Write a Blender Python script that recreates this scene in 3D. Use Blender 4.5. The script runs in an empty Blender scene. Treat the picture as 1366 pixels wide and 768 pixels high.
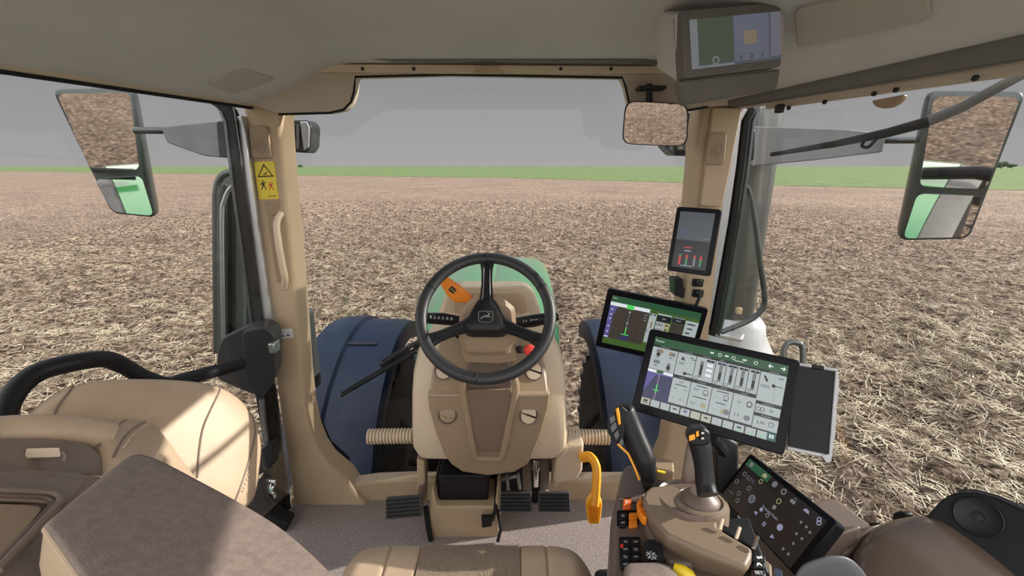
import bpy, bmesh, math, random
import numpy as np
from mathutils import Vector as V, Matrix
random.seed(7); rng = np.random.default_rng(7)
S = bpy.context.scene
COL = S.collection
# ------------------------------------------------------------------ camera
FPX = 600.0
PITCH = math.atan(163 / FPX)
CAM = V((0, 0, 1.30))
FW = V((0, math.cos(PITCH), -math.sin(PITCH))); UP = V((0, math.sin(PITCH), math.cos(PITCH)))
cd = bpy.data.cameras.new('camera'); cam = bpy.data.objects.new('camera', cd); COL.objects.link(cam)
cam.location = CAM; cam.rotation_euler = (math.pi/2 - PITCH, 0, 0)
cd.sensor_width = 36; cd.lens = 36 * FPX / 1366; cd.clip_start = 0.02; cd.clip_end = 5000
S.camera = cam
# measuring helpers: sight line of a photo pixel met with a real plane of the cab
def ray(px, py): return FW + V(((px - 683) / FPX, 0, 0)) - UP * ((py - 384) / FPX)
def W(px, py, t): return CAM + ray(px, py) * t
def wy(px, py, y): r = ray(px, py); return CAM + r * (y / r.y)
def wx(px, py, x): r = ray(px, py); return CAM + r * (x / r.x)
def wz(px, py, z): r = ray(px, py); return CAM + r * ((z - CAM.z) / r.z)
def wp(px, py, p, n): r = ray(px, py); return CAM + r * ((p - CAM).dot(n) / r.dot(n))
# ------------------------------------------------------------------ materials
def mat(name, col, rough=0.5, metal=0.0, var=0.0, vscale=20, bump=0.0, bscale=200, emit=None, estr=1.0, spec=0.5, col2=None, coat=0.0):
    m = bpy.data.materials.new(name); m.use_nodes = True
    nt = m.node_tree; b = nt.nodes['Principled BSDF']
    b.inputs['Base Color'].default_value = (*col, 1); b.inputs['Roughness'].default_value = rough
    b.inputs['Metallic'].default_value = metal; b.inputs['Specular IOR Level'].default_value = spec
    if coat: b.inputs['Coat Weight'].default_value = coat; b.inputs['Coat Roughness'].default_value = 0.08
    if emit:
        b.inputs['Emission Color'].default_value = (*emit, 1); b.inputs['Emission Strength'].default_value = estr
    tc = nt.nodes.new('ShaderNodeTexCoord')
    if var or col2:
        n = nt.nodes.new('ShaderNodeTexNoise'); n.inputs['Scale'].default_value = vscale; n.inputs['Detail'].default_value = 5
        nt.links.new(tc.outputs['Object'], n.inputs['Vector'])
        r = nt.nodes.new('ShaderNodeValToRGB'); r.color_ramp.elements[0].position = 0.35; r.color_ramp.elements[1].position = 0.65
        c2 = col2 or tuple(min(1, c * (1 + var)) for c in col); c1 = col if col2 else tuple(c * (1 - var) for c in col)
        r.color_ramp.elements[0].color = (*c1, 1); r.color_ramp.elements[1].color = (*c2, 1)
        nt.links.new(n.outputs['Fac'], r.inputs['Fac']); nt.links.new(r.outputs['Color'], b.inputs['Base Color'])
    if bump:
        n = nt.nodes.new('ShaderNodeTexNoise'); n.inputs['Scale'].default_value = bscale; n.inputs['Detail'].default_value = 3
        nt.links.new(tc.outputs['Object'], n.inputs['Vector'])
        bp = nt.nodes.new('ShaderNodeBump'); bp.inputs['Strength'].default_value = bump; bp.inputs['Distance'].default_value = 0.002
        nt.links.new(n.outputs['Fac'], bp.inputs['Height']); nt.links.new(bp.outputs['Normal'], b.inputs['Normal'])
    return m
def emat(name, col, s=1.0):       # lit screen pixels behind glossy cover
    return mat(name, tuple(c * 0.2 for c in col), 0.25, emit=col, estr=s)
BEIGE = mat('beige_plastic', (0.50, 0.375, 0.245), 0.45, var=0.03, vscale=8, bump=0.12, bscale=900)
HEADB = mat('header_beige', (0.50, 0.42, 0.34), 0.5, var=0.03, vscale=8, bump=0.12, bscale=900)
BEIGEL = mat('light_beige_plastic', (0.62, 0.50, 0.365), 0.42, var=0.03, vscale=8, bump=0.1, bscale=900)
LINER = mat('headliner', (0.57, 0.55, 0.56), 0.8, var=0.04, vscale=5, bump=0.2, bscale=700)
TAUPE = mat('taupe_plastic', (0.33, 0.238, 0.155), 0.45, var=0.04, vscale=10, bump=0.12, bscale=900)
BROWN = mat('brown_plastic', (0.14, 0.10, 0.08), 0.4, var=0.05, vscale=10, bump=0.15, bscale=900)
LEATH = mat('tan_leather', (0.47, 0.345, 0.235), 0.42, var=0.05, vscale=14, bump=0.35, bscale=450)
DLEATH = mat('brown_suede', (0.20, 0.152, 0.13), 0.75, var=0.12, vscale=90, bump=0.5, bscale=420)
SHELL = mat('mocha_shell', (0.21, 0.155, 0.125), 0.4, var=0.05, vscale=12, bump=0.2, bscale=600)
FABR = mat('ribbed_seat_fabric', (0.33, 0.25, 0.185), 0.8, var=0.2, vscale=240, bump=0.9, bscale=500)
CARPET = mat('floor_carpet', (0.22, 0.18, 0.172), 0.95, col2=(0.39, 0.325, 0.31), vscale=160, bump=1.0, bscale=380)
BLACK = mat('black_plastic', (0.011, 0.011, 0.0125), 0.42, spec=.3, var=0.1, vscale=20, bump=0.1, bscale=700)
BLACKG = mat('black_gloss', (0.006, 0.006, 0.009), 0.25, spec=0.15)
CHAR = mat('charcoal_plastic', (0.022, 0.022, 0.025), 0.45, spec=.35, var=0.08, bump=0.15, bscale=700)
HAZEG = mat('haze_grey_plastic', (0.15, 0.14, 0.135), 0.6, var=0.05, bump=0.1, bscale=500)  # dark plastic lightened: veiling haze put into the base colour
GREYP = mat('grey_plastic', (0.13, 0.135, 0.14), 0.45, var=0.06, bump=0.1, bscale=500)
PADM = mat('pedal_rubber', (0.05, 0.048, 0.05), 0.6, var=0.1, bump=0.2, bscale=400)
RUBBER = mat('rubber', (0.014, 0.014, 0.015), 0.7, spec=.25, var=0.1, bump=0.3, bscale=300)
STEEL = mat('steel', (0.33, 0.34, 0.35), 0.32, 0.85, var=0.08, vscale=30)
DSTEEL = mat('dark_steel', (0.085, 0.095, 0.095), 0.3, 0.6, var=0.1, vscale=15)
ALU = mat('aluminium', (0.55, 0.56, 0.58), 0.35, 0.7, var=0.05)
SILV = mat('silver_plastic', (0.45, 0.45, 0.46), 0.4, 0.3, var=0.04)
CHROME = mat('chrome', (0.85, 0.85, 0.86), 0.08, 1.0)
ORANGE = mat('orange_plastic', (0.90, 0.26, 0.015), 0.35, var=0.03)
YORANGE = mat('amber_plastic', (0.95, 0.40, 0.02), 0.35, var=0.03)
YELL = mat('yellow_paint', (0.85, 0.62, 0.03), 0.4, var=0.05)
PORANGE = mat('park_orange', (0.72, 0.13, 0.02), 0.35, var=0.03)
RED = mat('red_plastic', (0.75, 0.045, 0.02), 0.35, var=0.04)
GREEN = mat('green_paint', (0.07, 0.30, 0.10), 0.22, var=0.04, coat=1.0, spec=.8)
GREEN.node_tree.nodes['Principled BSDF'].inputs['Coat IOR'].default_value = 2.0
PALM = mat('umber_plastic', (0.20, 0.145, 0.10), 0.45, var=0.04, vscale=10, bump=0.12, bscale=900)
LPAN = mat('liner_panel', (0.46, 0.42, 0.385), 0.7, var=0.04, vscale=5, bump=0.2, bscale=700)
FENDER = mat('fender_plastic', (0.011, 0.019, 0.044), 0.45, spec=.28, var=0.12, vscale=6, bump=0.1, bscale=300)
WHITE = mat('white_print', (0.75, 0.75, 0.74), 0.5, var=0.02)
STICKY = mat('yellow_sticker', (0.80, 0.62, 0.06), 0.5, var=0.03)
INK = mat('black_print', (0.015, 0.015, 0.015), 0.6, var=0.02)
REDINK = mat('red_print', (0.65, 0.10, 0.03), 0.6, var=0.02)
GREYINK = mat('grey_print', (0.35, 0.35, 0.36), 0.5, var=0.02)
LENS = mat('lamp_lens', (0.5, 0.52, 0.55), 0.12, 0.5, var=0.05)
def mirror_mat():
    return mat('mirror_silver', (0.88, 0.86, 0.82), 0.02, 1.0)
MIRR = mirror_mat()
def glass_mat(name, tint, k):
    m = bpy.data.materials.new(name); m.use_nodes = True; nt = m.node_tree; nt.nodes.clear()
    o = nt.nodes.new('ShaderNodeOutputMaterial'); mx = nt.nodes.new('ShaderNodeMixShader')
    t = nt.nodes.new('ShaderNodeBsdfTransparent'); t.inputs['Color'].default_value = (*tint, 1)
    g = nt.nodes.new('ShaderNodeBsdfGlossy'); g.inputs['Roughness'].default_value = 0.01
    lw = nt.nodes.new('ShaderNodeFresnel'); lw.inputs['IOR'].default_value = 1.3
    ml = nt.nodes.new('ShaderNodeMath'); ml.operation = 'MULTIPLY'; ml.inputs[1].default_value = k
    nt.links.new(lw.outputs[0], ml.inputs[0]); nt.links.new(ml.outputs[0], mx.inputs['Fac'])
    nt.links.new(t.outputs[0], mx.inputs[1]); nt.links.new(g.outputs[0], mx.inputs[2]); nt.links.new(mx.outputs[0], o.inputs['Surface'])
    return m
GLASS = glass_mat('window_glass', (0.985, 0.99, 0.985), 0.6)
# ------------------------------------------------------------------ mesh builder
class MB:
    def __init__(s): s.v = []; s.f = []; s.mi = []; s.mats = []; s.cur = 0
    def use(s, m):
        if m not in s.mats: s.mats.append(m)
        s.cur = s.mats.index(m); return s
    def add(s, vs, fs):
        o = len(s.v); s.v += [tuple(p) for p in vs]
        for f in fs: s.f.append([i + o for i in f]); s.mi.append(s.cur)
        return s
    def prism(s, poly, ext):
        ext = V(ext); n = len(poly); a = [V(p) for p in poly]; b = [p + ext for p in a]
        return s.add(a + b, [list(range(n))[::-1], list(range(n, 2*n))] + [[i, (i+1) % n, n + (i+1) % n, n + i] for i in range(n)])
    def face(s, poly): return s.add(poly, [list(range(len(poly)))])
    def box(s, c, size, R=None):
        R = R or Matrix.Identity(3); c = V(c); sx, sy, sz = [q/2 for q in size]
        vs = [c + R @ V((x*sx, y*sy, z*sz)) for x in (-1, 1) for y in (-1, 1) for z in (-1, 1)]
        return s.add(vs, [(0,1,3,2), (4,6,7,5), (0,4,5,1), (2,3,7,6), (0,2,6,4), (1,5,7,3)])
    def loft(s, rings, cap=True, closed=True):
        n = len(rings[0]); vs = [p for r in rings for p in r]; fs = []
        for k in range(len(rings)-1):
            for i in range(n if closed else n-1):
                j = (i+1) % n; fs.append((k*n+i, k*n+j, (k+1)*n+j, (k+1)*n+i))
        if cap: fs += [list(range(n))[::-1], list(range((len(rings)-1)*n, len(rings)*n))]
        return s.add(vs, fs)
    def tube(s, pts, r, seg=12, flat=1.0, side=None, cap=True):
        pts = [V(p) for p in pts]; n = len(pts); rs = r if isinstance(r, (list, tuple)) else [r]*n
        rings = []; prev = None
        for i, p in enumerate(pts):
            d = (pts[min(i+1, n-1)] - pts[max(i-1, 0)]).normalized()
            if prev is None:
                a = V(side) if side else (V((0,0,1)) if abs(d.z) < 0.9 else V((1,0,0)))
            else: a = prev
            a = (a - d * a.dot(d)).normalized(); prev = a; b = d.cross(a)
            rings.append([p + (a*math.cos(t)*rs[i] + b*math.sin(t)*rs[i]*flat) for t in [2*math.pi*k/seg for k in range(seg)]])
        return s.loft(rings, cap)
    def lathe(s, prof, o, axis, seg=24):
        o = V(o); ax = V(axis).normalized(); a = ax.orthogonal().normalized(); b = ax.cross(a)
        return s.loft([[o + ax*h + (a*math.cos(t) + b*math.sin(t))*max(r, 1e-4) for t in [2*math.pi*k/seg for k in range(seg)]] for r, h in prof])
    def ring(s, o, axis, R, r, seg=48, rs=12, flat=1.0):
        o = V(o); ax = V(axis).normalized(); a = ax.orthogonal().normalized(); b = ax.cross(a); rings = []
        for k in range(seg + 1):
            t = 2*math.pi*k/seg; d = a*math.cos(t) + b*math.sin(t)
            rings.append([o + d*(R + r*math.cos(q)) + ax*(r*flat*math.sin(q)) for q in [2*math.pi*j/rs for j in range(rs)]])
        return s.loft(rings, cap=False)
    def ell(s, c, rad, R=None, seg=16, rng_=10):
        c = V(c); R = R or Matrix.Identity(3); rings = []
        for i in range(rng_ + 1):
            ph = -math.pi/2 + math.pi*i/rng_; cr = max(math.cos(ph), 1e-3)
            rings.append([c + R @ V((rad[0]*cr*math.cos(t), rad[1]*cr*math.sin(t), rad[2]*math.sin(ph))) for t in [2*math.pi*k/seg for k in range(seg)]])
        return s.loft(rings)
    def blob(s, outline, n, hf, hb, p=3.0, seg=56):
        pts = resample([V(q) for q in outline], seg); n = V(n).normalized(); c = sum(pts, V())/len(pts)
        rf = [1, .985, .95, .88, .75, .55, .3, .06]
        rings = [[c + (q-c)*k + n*(-hb*(1-k**p)**(1/p)) for q in pts] for k in rf[::-1]] + [[c + (q-c)*k + n*(hf*(1-k**p)**(1/p)) for q in pts] for k in rf[1:]]
        s.loft(rings); s.bl = (pts, n, c, hf, p); return s
    def onblob(s, q, lift=0.0):
        pts, n, c, hf, p = s.bl; q = V(q); q = q - n*(q-c).dot(n); d = q - c; L = d.length
        if L < 1e-6: return c + n*hf
        best = 0; dn = d/L
        for i in range(len(pts)):       # ray/outline crossing in the plane
            a = pts[i]-c; b = pts[(i+1) % len(pts)]-c; e = b-a
            den = dn.cross(e).dot(n)
            if abs(den) < 1e-9: continue
            t = a.cross(e).dot(n)/den; u = a.cross(dn).dot(n)/den
            if t > 0 and -1e-6 <= u <= 1+1e-6: best = max(best, t)
        k = min(L/best, .999) if best else .999
        return q + n*(hf*(1-k**p)**(1/p) + lift)
    def text(s, txt, fr, u, v, size, d=0.0006, align='CENTER'):
        cu = bpy.data.curves.new('t', 'FONT'); cu.body = txt; cu.size = size; cu.align_x = align; cu.align_y = 'CENTER'; cu.resolution_u = 2
        o = bpy.data.objects.new('t', cu); COL.objects.link(o)
        me = bpy.data.meshes.new_from_object(o.evaluated_get(bpy.context.evaluated_depsgraph_get()))
        vs = [fr.at(u + q.co.x, v + q.co.y, d) for q in me.vertices]; fs = [list(f.vertices) for f in me.polygons]
        bpy.data.objects.remove(o); bpy.data.curves.remove(cu); bpy.data.meshes.remove(me)
        return s.add(vs, fs)
    def build(s, name, m=None, parent=None, bevel=0, sub=0, sharp=35, seg=2, solid=0, label=None, nrm=True):
        off = V()
        if parent:
            q = parent
            while q: off += q.location; q = q.parent
            base = V()
        else:
            a = np.array(s.v); base = V(((a[:,0].min()+a[:,0].max())/2, (a[:,1].min()+a[:,1].max())/2, a[:,2].min())); off = base
        me = bpy.data.meshes.new(name); me.from_pydata([V(p) - off for p in s.v], [], s.f)
        for mm in (s.mats or [m]): me.materials.append(mm)
        if s.mats:
            if len(s.mats) > 1: me.polygons.foreach_set('material_index', s.mi)
        if nrm:
            bm = bmesh.new(); bm.from_mesh(me); bmesh.ops.recalc_face_normals(bm, faces=bm.faces); bm.to_mesh(me); bm.free()
        me.polygons.foreach_set('use_smooth', [True]*len(me.polygons))
        try: me.set_sharp_from_angle(angle=math.radians(sharp))
        except Exception: pass
        o = bpy.data.objects.new(name, me); COL.objects.link(o)
        if parent: o.parent = parent
        else: o.location = base
        if bevel:
            b = o.modifiers.new('bevel', 'BEVEL'); b.width = bevel; b.segments = seg; b.limit_method = 'ANGLE'; b.angle_limit = math.radians(30); b.harden_normals = False
        if sub:
            q = o.modifiers.new('sub', 'SUBSURF'); q.levels = sub; q.render_levels = sub
        if solid:
            q = o.modifiers.new('solid', 'SOLIDIFY'); q.thickness = solid; q.offset = 1
        if label: o['label'] = label
        return o
def resample(pts, n):
    L = [0]; m = len(pts)
    for i in range(m): L.append(L[-1] + (pts[(i+1) % m]-pts[i]).length)
    out = []
    for k in range(n):
        t = L[-1]*k/n; i = max(j for j in range(m) if L[j] <= t + 1e-9); e = L[i+1]-L[i]
        out.append(pts[i].lerp(pts[(i+1) % m], (t-L[i])/e if e else 0))
    return out
def cr(pts, n=6, closed=False):       # Catmull-Rom
    pts = [V(p) for p in pts]; m = len(pts); out = []
    for i in range(m if closed else m-1):
        g = (lambda k: pts[k % m]) if closed else (lambda k: pts[min(max(k, 0), m-1)])
        a, b, c, d = g(i-1), g(i), g(i+1), g(i+2)
        for k in range(n):
            t = k/n; out.append(0.5*((2*b) + (c-a)*t + (2*a-5*b+4*c-d)*t*t + (3*b-a-3*c+d)*t**3))
    if not closed: out.append(pts[-1])
    return out
def rnd(pts, r, n=4):      # polygon with rounded corners
    pts = [V(p) for p in pts]; m = len(pts); out = []
    for i in range(m):
        a, b, c = pts[i-1], pts[i], pts[(i+1) % m]
        r1 = min(r, (a-b).length*.48); r2 = min(r, (c-b).length*.48)
        p = b + (a-b).normalized()*r1; q = b + (c-b).normalized()*r2
        for k in range(n+1):
            t = k/n; out.append(p*(1-t)**2 + b*2*t*(1-t) + q*t*t)
    return out
class Fr:       # flat frame on a surface: u to the right, v up, n towards the viewer
    def __init__(s, o, ux, uy): s.o = V(o); s.ux = V(ux).normalized(); s.uy = (V(uy) - s.ux*V(uy).dot(s.ux)).normalized(); s.n = s.ux.cross(s.uy)
    def at(s, u, v, d=0): return s.o + s.ux*u + s.uy*v + s.n*d
    def rect(s, u0, v0, u1, v1, d=0, r=0):
        p = [s.at(u0, v0, d), s.at(u1, v0, d), s.at(u1, v1, d), s.at(u0, v1, d)]
        return rnd(p, r) if r else p
    def uv(s, px, py):
        q = wp(px, py, s.o, s.n) - s.o; return q.dot(s.ux), q.dot(s.uy)
    def px(s, px, py, d=0): return s.at(*s.uv(px, py), d)
    def R(s): return Matrix((s.ux, s.uy, s.n)).transposed()
def quadframe(q, width):      # real rectangle behind a four-sided outline
    D = np.array([ray(*p) for p in q]); A = np.array([D[0], -D[1], D[2], -D[3]]).T
    k = np.linalg.svd(A)[2][-1]; k = k/k.mean(); P = D*k[:, None]
    a = (P[1]-P[0] + P[2]-P[3])/2; b = (P[0]-P[3] + P[1]-P[2])/2; sc = width/np.linalg.norm(a)
    fr = Fr(CAM + V(P.mean(0)*sc), V(a), V(b))
    return fr, width, abs(V(b).dot(fr.uy))*sc
# ------------------------------------------------------------------ tagging
def tag(o, label, cat, group=None, kind=None):
    o['label'] = label; o['category'] = cat
    if group: o['group'] = group
    if kind: o['kind'] = kind
    return o
def thing(name, label, cat, loc, group=None):
    o = bpy.data.objects.new(name, None); COL.objects.link(o); o.location = V(loc); o.empty_display_size = 0.05
    return tag(o, label, cat, group)
def struct(o): o['kind'] = 'structure'; return o
def semp(name, loc=(0,0,0)):
    o = bpy.data.objects.new(name, None); COL.objects.link(o); o.location = V(loc); return struct(o)
def ribbon(path, w, y, fn=wy):     # outline of a strip along a pixel path on plane y
    L = []; Rr = []
    for i, (a, b) in enumerate(path):
        p0 = path[max(i-1, 0)]; p1 = path[min(i+1, len(path)-1)]
        dx, dy = p1[0]-p0[0], p1[1]-p0[1]; l = math.hypot(dx, dy)
        L.append(fn(a - dy/l*w/2, b + dx/l*w/2, y)); Rr.append(fn(a + dy/l*w/2, b - dx/l*w/2, y))
    return L + Rr[::-1]
CX = -0.085       # middle plane of the cab
def xL(y): return -0.80 - (1.5 - max(y, .35))*0.31
def xR(y): return 0.70 + (1.5 - max(y, .35))*0.29
# ================================================================== OUTSIDE
GZ = -1.6
def ground():
    # near patch with clods, then far field to the horizon
    m = bpy.data.materials.new('stubble_soil'); m.use_nodes = True; nt = m.node_tree; b = nt.nodes['Principled BSDF']
    b.inputs['Roughness'].default_value = 0.95; b.inputs['Specular IOR Level'].default_value = 0.1
    tc = nt.nodes.new('ShaderNodeTexCoord')
    def noise(sc, det, ro=0.6):
        n = nt.nodes.new('ShaderNodeTexNoise'); n.inputs['Scale'].default_value = sc; n.inputs['Detail'].default_value = det; n.inputs['Roughness'].default_value = ro
        nt.links.new(tc.outputs['Object'], n.inputs['Vector']); return n
    def ramp(src, els):
        r = nt.nodes.new('ShaderNodeValToRGB'); e = r.color_ramp.elements
        e[0].position, e[0].color = els[0][0], (*els[0][1], 1); e[1].position, e[1].color = els[-1][0], (*els[-1][1], 1)
        for p, c in els[1:-1]: x = e.new(p); x.color = (*c, 1)
        nt.links.new(src.outputs['Fac'], r.inputs['Fac']); return r
    fine = ramp(noise(9, 8, .72), [(.38, (.022, .016, .013)), (.46, (.09, .067, .053)), (.54, (.235, .185, .15)), (.66, (.50, .43, .36))])
    mid = ramp(noise(2.4, 6, .65), [(.40, (.70, .66, .64)), (.52, (1.0, .97, .95)), (.62, (1.25, 1.2, 1.12))])
    big = ramp(noise(.12, 3), [(.35, (.90, .86, .84)), (.65, (1.12, 1.1, 1.06))])
    def mul(a, c):
        x = nt.nodes.new('ShaderNodeMix'); x.data_type = 'RGBA'; x.blend_type = 'MULTIPLY'; x.inputs['Factor'].default_value = 1
        nt.links.new(a, x.inputs['A']); nt.links.new(c, x.inputs['B']); return x.outputs['Result']
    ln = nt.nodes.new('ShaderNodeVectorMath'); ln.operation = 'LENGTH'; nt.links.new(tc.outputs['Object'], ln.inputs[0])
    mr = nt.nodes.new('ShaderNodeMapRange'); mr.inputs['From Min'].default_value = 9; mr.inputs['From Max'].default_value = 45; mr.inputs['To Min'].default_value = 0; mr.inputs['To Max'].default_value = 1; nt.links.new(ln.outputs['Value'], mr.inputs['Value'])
    dist = nt.nodes.new('ShaderNodeValToRGB'); dist.color_ramp.elements[0].color = (.80, .78, .76, 1); dist.color_ramp.elements[1].color = (1.45, 1.42, 1.42, 1)   # distance haze painted into the soil colour: paler and greyer far out
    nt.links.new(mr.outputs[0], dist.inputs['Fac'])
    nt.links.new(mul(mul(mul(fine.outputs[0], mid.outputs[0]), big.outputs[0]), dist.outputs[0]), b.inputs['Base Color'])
    bp = nt.nodes.new('ShaderNodeBump'); bp.inputs['Strength'].default_value = 0.9; bp.inputs['Distance'].default_value = 0.05
    nt.links.new(noise(7, 6, .7).outputs['Fac'], bp.inputs['Height']); nt.links.new(bp.outputs['Normal'], b.inputs['Normal'])
    global SOIL; SOIL = m
    N = 420; X0, X1, Y0, Y1 = -21, 21, -2, 40
    def vn(sc, seed):     # value noise
        r = np.random.default_rng(seed); k = int(44*sc) + 3; g = r.random((k, k)); xs = np.linspace(0, 42*sc, N)
        i = xs.astype(int); f = xs - i; f = f*f*(3-2*f)
        a = g[np.ix_(i, i)]; b2 = g[np.ix_(i+1, i)]; c = g[np.ix_(i, i+1)]; d = g[np.ix_(i+1, i+1)]; fx = f[:, None]; fy = f[None, :]
        return a*(1-fx)*(1-fy) + b2*fx*(1-fy) + c*(1-fx)*fy + d*fx*fy
    h = 0.11*(vn(1.3, 1)-.5) + 0.09*(vn(3.1, 2)-.5) + 0.07*(vn(7, 3)-.5) + 0.05*(vn(10, 4)-.5)
    xs = np.linspace(X0, X1, N); ys = np.linspace(Y0, Y1, N)
    ed = np.minimum(np.minimum(xs-X0, X1-xs)[:, None], np.minimum(ys-Y0, Y1-ys)[None, :]); h = h*np.clip(ed/3, 0, 1) 
    global HF; HF = (xs, ys, h)
    vs = [(x, y, GZ + h[i, j]) for i, x in enumerate(xs) for j, y in enumerate(ys)]
    fs = [(i*N+j, (i+1)*N+j, (i+1)*N+j+1, i*N+j+1) for i in range(N-1) for j in range(N-1)]
    mb = MB(); mb.add(vs, fs)
    B = 2500
    def q(x0, y0, x1, y1): mb.add([(x0,y0,GZ), (x1,y0,GZ), (x1,y1,GZ), (x0,y1,GZ)], [(0,1,2,3)])
    q(-B, -B, B, Y0); q(-B, Y1, B, B); q(-B, Y0, X0, Y1); q(X1, Y0, B, Y1)
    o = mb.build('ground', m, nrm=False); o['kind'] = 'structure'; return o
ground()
def straw(n, x0, x1, y0, y1, bias):
    xs, ys, h = HF
    r = np.sqrt(rng.random(n)); 
    px = x0 + (x1-x0)*rng.random(n); py = y0 + (y1-y0)*rng.random(n)**bias
    ix = np.clip(((px-xs[0])/(xs[1]-xs[0])).astype(int), 0, len(xs)-1); iy = np.clip(((py-ys[0])/(ys[1]-ys[0])).astype(int), 0, len(ys)-1)
    pz = GZ + h[ix, iy] + 0.012 + 0.03*rng.random(n)
    keep = ~((py > 1.95) & (py < 4.15) & (np.abs(np.abs(px + .1) - .96) < .45)); px, py, pz = px[keep], py[keep], pz[keep]; n = len(px)
    L = 0.05 + 0.22*rng.random(n)**1.6; az = rng.random(n)*2*np.pi; el = (rng.random(n)-.35)*0.75
    d = np.stack([np.cos(az)*np.cos(el), np.sin(az)*np.cos(el), np.sin(el)], 1)
    sd = np.stack([-np.sin(az), np.cos(az), 0*az], 1); nn = np.cross(d, sd); w = (0.0035 + 0.0065*rng.random(n))[:, None]
    c = np.stack([px, py, pz], 1); A = c - d*L[:, None]/2; Bv = c + d*L[:, None]/2
    tri = [sd*w, -sd*w*.5 + nn*w*.6, -sd*w*.5 - nn*w*.6]
    v = np.stack([A+tri[0], A+tri[1], A+tri[2], Bv+tri[0]*.7, Bv+tri[1]*.7, Bv+tri[2]*.7], 1).reshape(-1, 3)
    k = (np.arange(n)*6)[:, None]
    return v, np.concatenate([k+np.array([0,1,4,3]), k+np.array([1,2,5,4]), k+np.array([2,0,3,5])], 0)
def build_straw():
    parts = [straw(30000, 1.5, 20, 1.5, 14, 1.0), straw(26000, -20, -1.5, 1.5, 16, 1.0), straw(22000, -19, 19, 4, 26, 1.1), straw(14000, 1.2, 9, 1.5, 8, 1.0), straw(8000, -9, -1.2, 1.5, 9, 1.0)]
    off = 0; vs = []; fs = []
    for v, f in parts: vs.append(v); fs.append(f + off); off += len(v)
    v = np.concatenate(vs); f = np.concatenate(fs)
    me = bpy.data.meshes.new('straw'); me.vertices.add(len(v)); me.vertices.foreach_set('co', v.ravel())
    me.loops.add(f.size); me.loops.foreach_set('vertex_index', f.ravel().astype(np.int32)); me.polygons.add(len(f))
    me.polygons.foreach_set('loop_start', (np.arange(len(f))*4).astype(np.int32)); me.polygons.foreach_set('loop_total', np.full(len(f), 4, np.int32)); me.update(calc_edges=True)
    me.materials.append(mat('dry_straw', (.14, .093, .05), .6, col2=(.64, .55, .40), vscale=3.5))
    o = bpy.data.objects.new('straw', me); COL.objects.link(o)
    tag(o, 'loose dry straw scattered over the ploughed field around the tractor', 'straw', kind='stuff')
build_straw()
def green_field():
    mb = MB(); z = GZ + 0.06
    near = [(-2300, 1270), (-700, 470), (-300, 268), (-120, 172), (0, 113), (45, 66), (90, 40), (220, -30), (600, -240)]
    far = [(2300, -240), (2300, 2300), (-2300, 2300)]
    mb.prism([V((x, y, z-.1)) for x, y in near + far], (0, 0, .1))
    o = mb.build('grass_field', mat('young_grass', (.10, .15, .055), .95, col2=(.17, .22, .095), vscale=.35, spec=.1))
    tag(o, 'strip of short green grass along the far edge of the ploughed field', 'grass', kind='stuff')
green_field()
LEAF = mat('far_foliage', (.03, .05, .025), .9, col2=(.06, .08, .04), vscale=.8)
BARK = mat('bark', (.08, .06, .045), .9, var=.2)
def tree(px, py, dist, w, h, label):
    r = ray(px, 221); base = V((r.x/r.y*dist, dist, GZ + .07)); t = thing('tree', label, 'tree', base, 'trees on the horizon')
    a = MB(); a.tube([base, base + V((0, 0, h*.5))], h*.05, 8); a.build('trunk', BARK, t)
    c = MB()
    for k in range(7):
        c.ell(base + V(((random.random()-.5)*w*.7, (random.random()-.5)*w*.5, h*(.45+.4*random.random()))), (w*.34, w*.3, h*.3), seg=9, rng_=6)
    c.build('crown', LEAF, t)
for px, w, h, d, lb in ((1306, 7, 5, 420, 'leftmost of the tiny dark trees on the horizon right of the right mirror'), (1321, 6, 6, 430, 'second tiny dark tree on the horizon right of the right mirror, taller'),
                    (1336, 9, 6, 425, 'third tiny dark tree on the horizon, right of the taller one'), (1350, 7, 4.5, 440, 'rightmost tiny dark tree on the horizon by the frame edge'),
                    (401, 6, 4, 600, 'small distant tree on the horizon just right of the left front pillar'), (392, 5, 3.5, 610, 'smaller distant bush on the horizon against the left front pillar')):
    tree(px, 219, d, w, h, lb)
# ---------------------------------------------------------------- engine hood
def hood():
    t = thing('engine_hood', 'green engine hood stretching ahead behind the steering wheel', 'hood', (-.12, 1.75, -.35))
    mb = MB(); rings = []
    for y, hw, z in ((1.66, .265, .585), (1.85, .325, .595), (2.2, .365, .60), (3.0, .405, .575), (3.6, .415, .548), (3.82, .40, .528), (3.9, .36, .47)):
        c = -.115; pr = []
        for sx, zz in ((-.97, -.20), (-1, -.17), (-.985, -.10), (-.93, -.03), (-.80, 0), (-.4, .012), (-.06, .016), (0, .004), (.06, .016), (.4, .012), (.80, 0), (.93, -.03), (.985, -.10), (1, -.17), (.97, -.20)):
            pr.append(V((c + sx*hw, y, z + zz)))
        rings.append(pr)
    mb.loft(rings); mb.build('hood_shell', GREEN, t, sharp=30)
    for sx in (-1, 1):
        d = MB(); d.prism([V((-.115 + sx*.27, 1.66, .41)), V((-.115+sx*.36, 3.7, .38)), V((-.115+sx*.36, 3.7, -.30)), V((-.115+sx*.25, 1.66, -.30))], (sx*.006, 0, 0)); d.build('side_grille', BLACK, t)
    # cowl seal behind the cab
    c = MB(); c.box((-.115, 1.645, .53), (.50, .03, .14)); c.build('rear_seal', RUBBER, t, bevel=.01)
hood()
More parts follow.
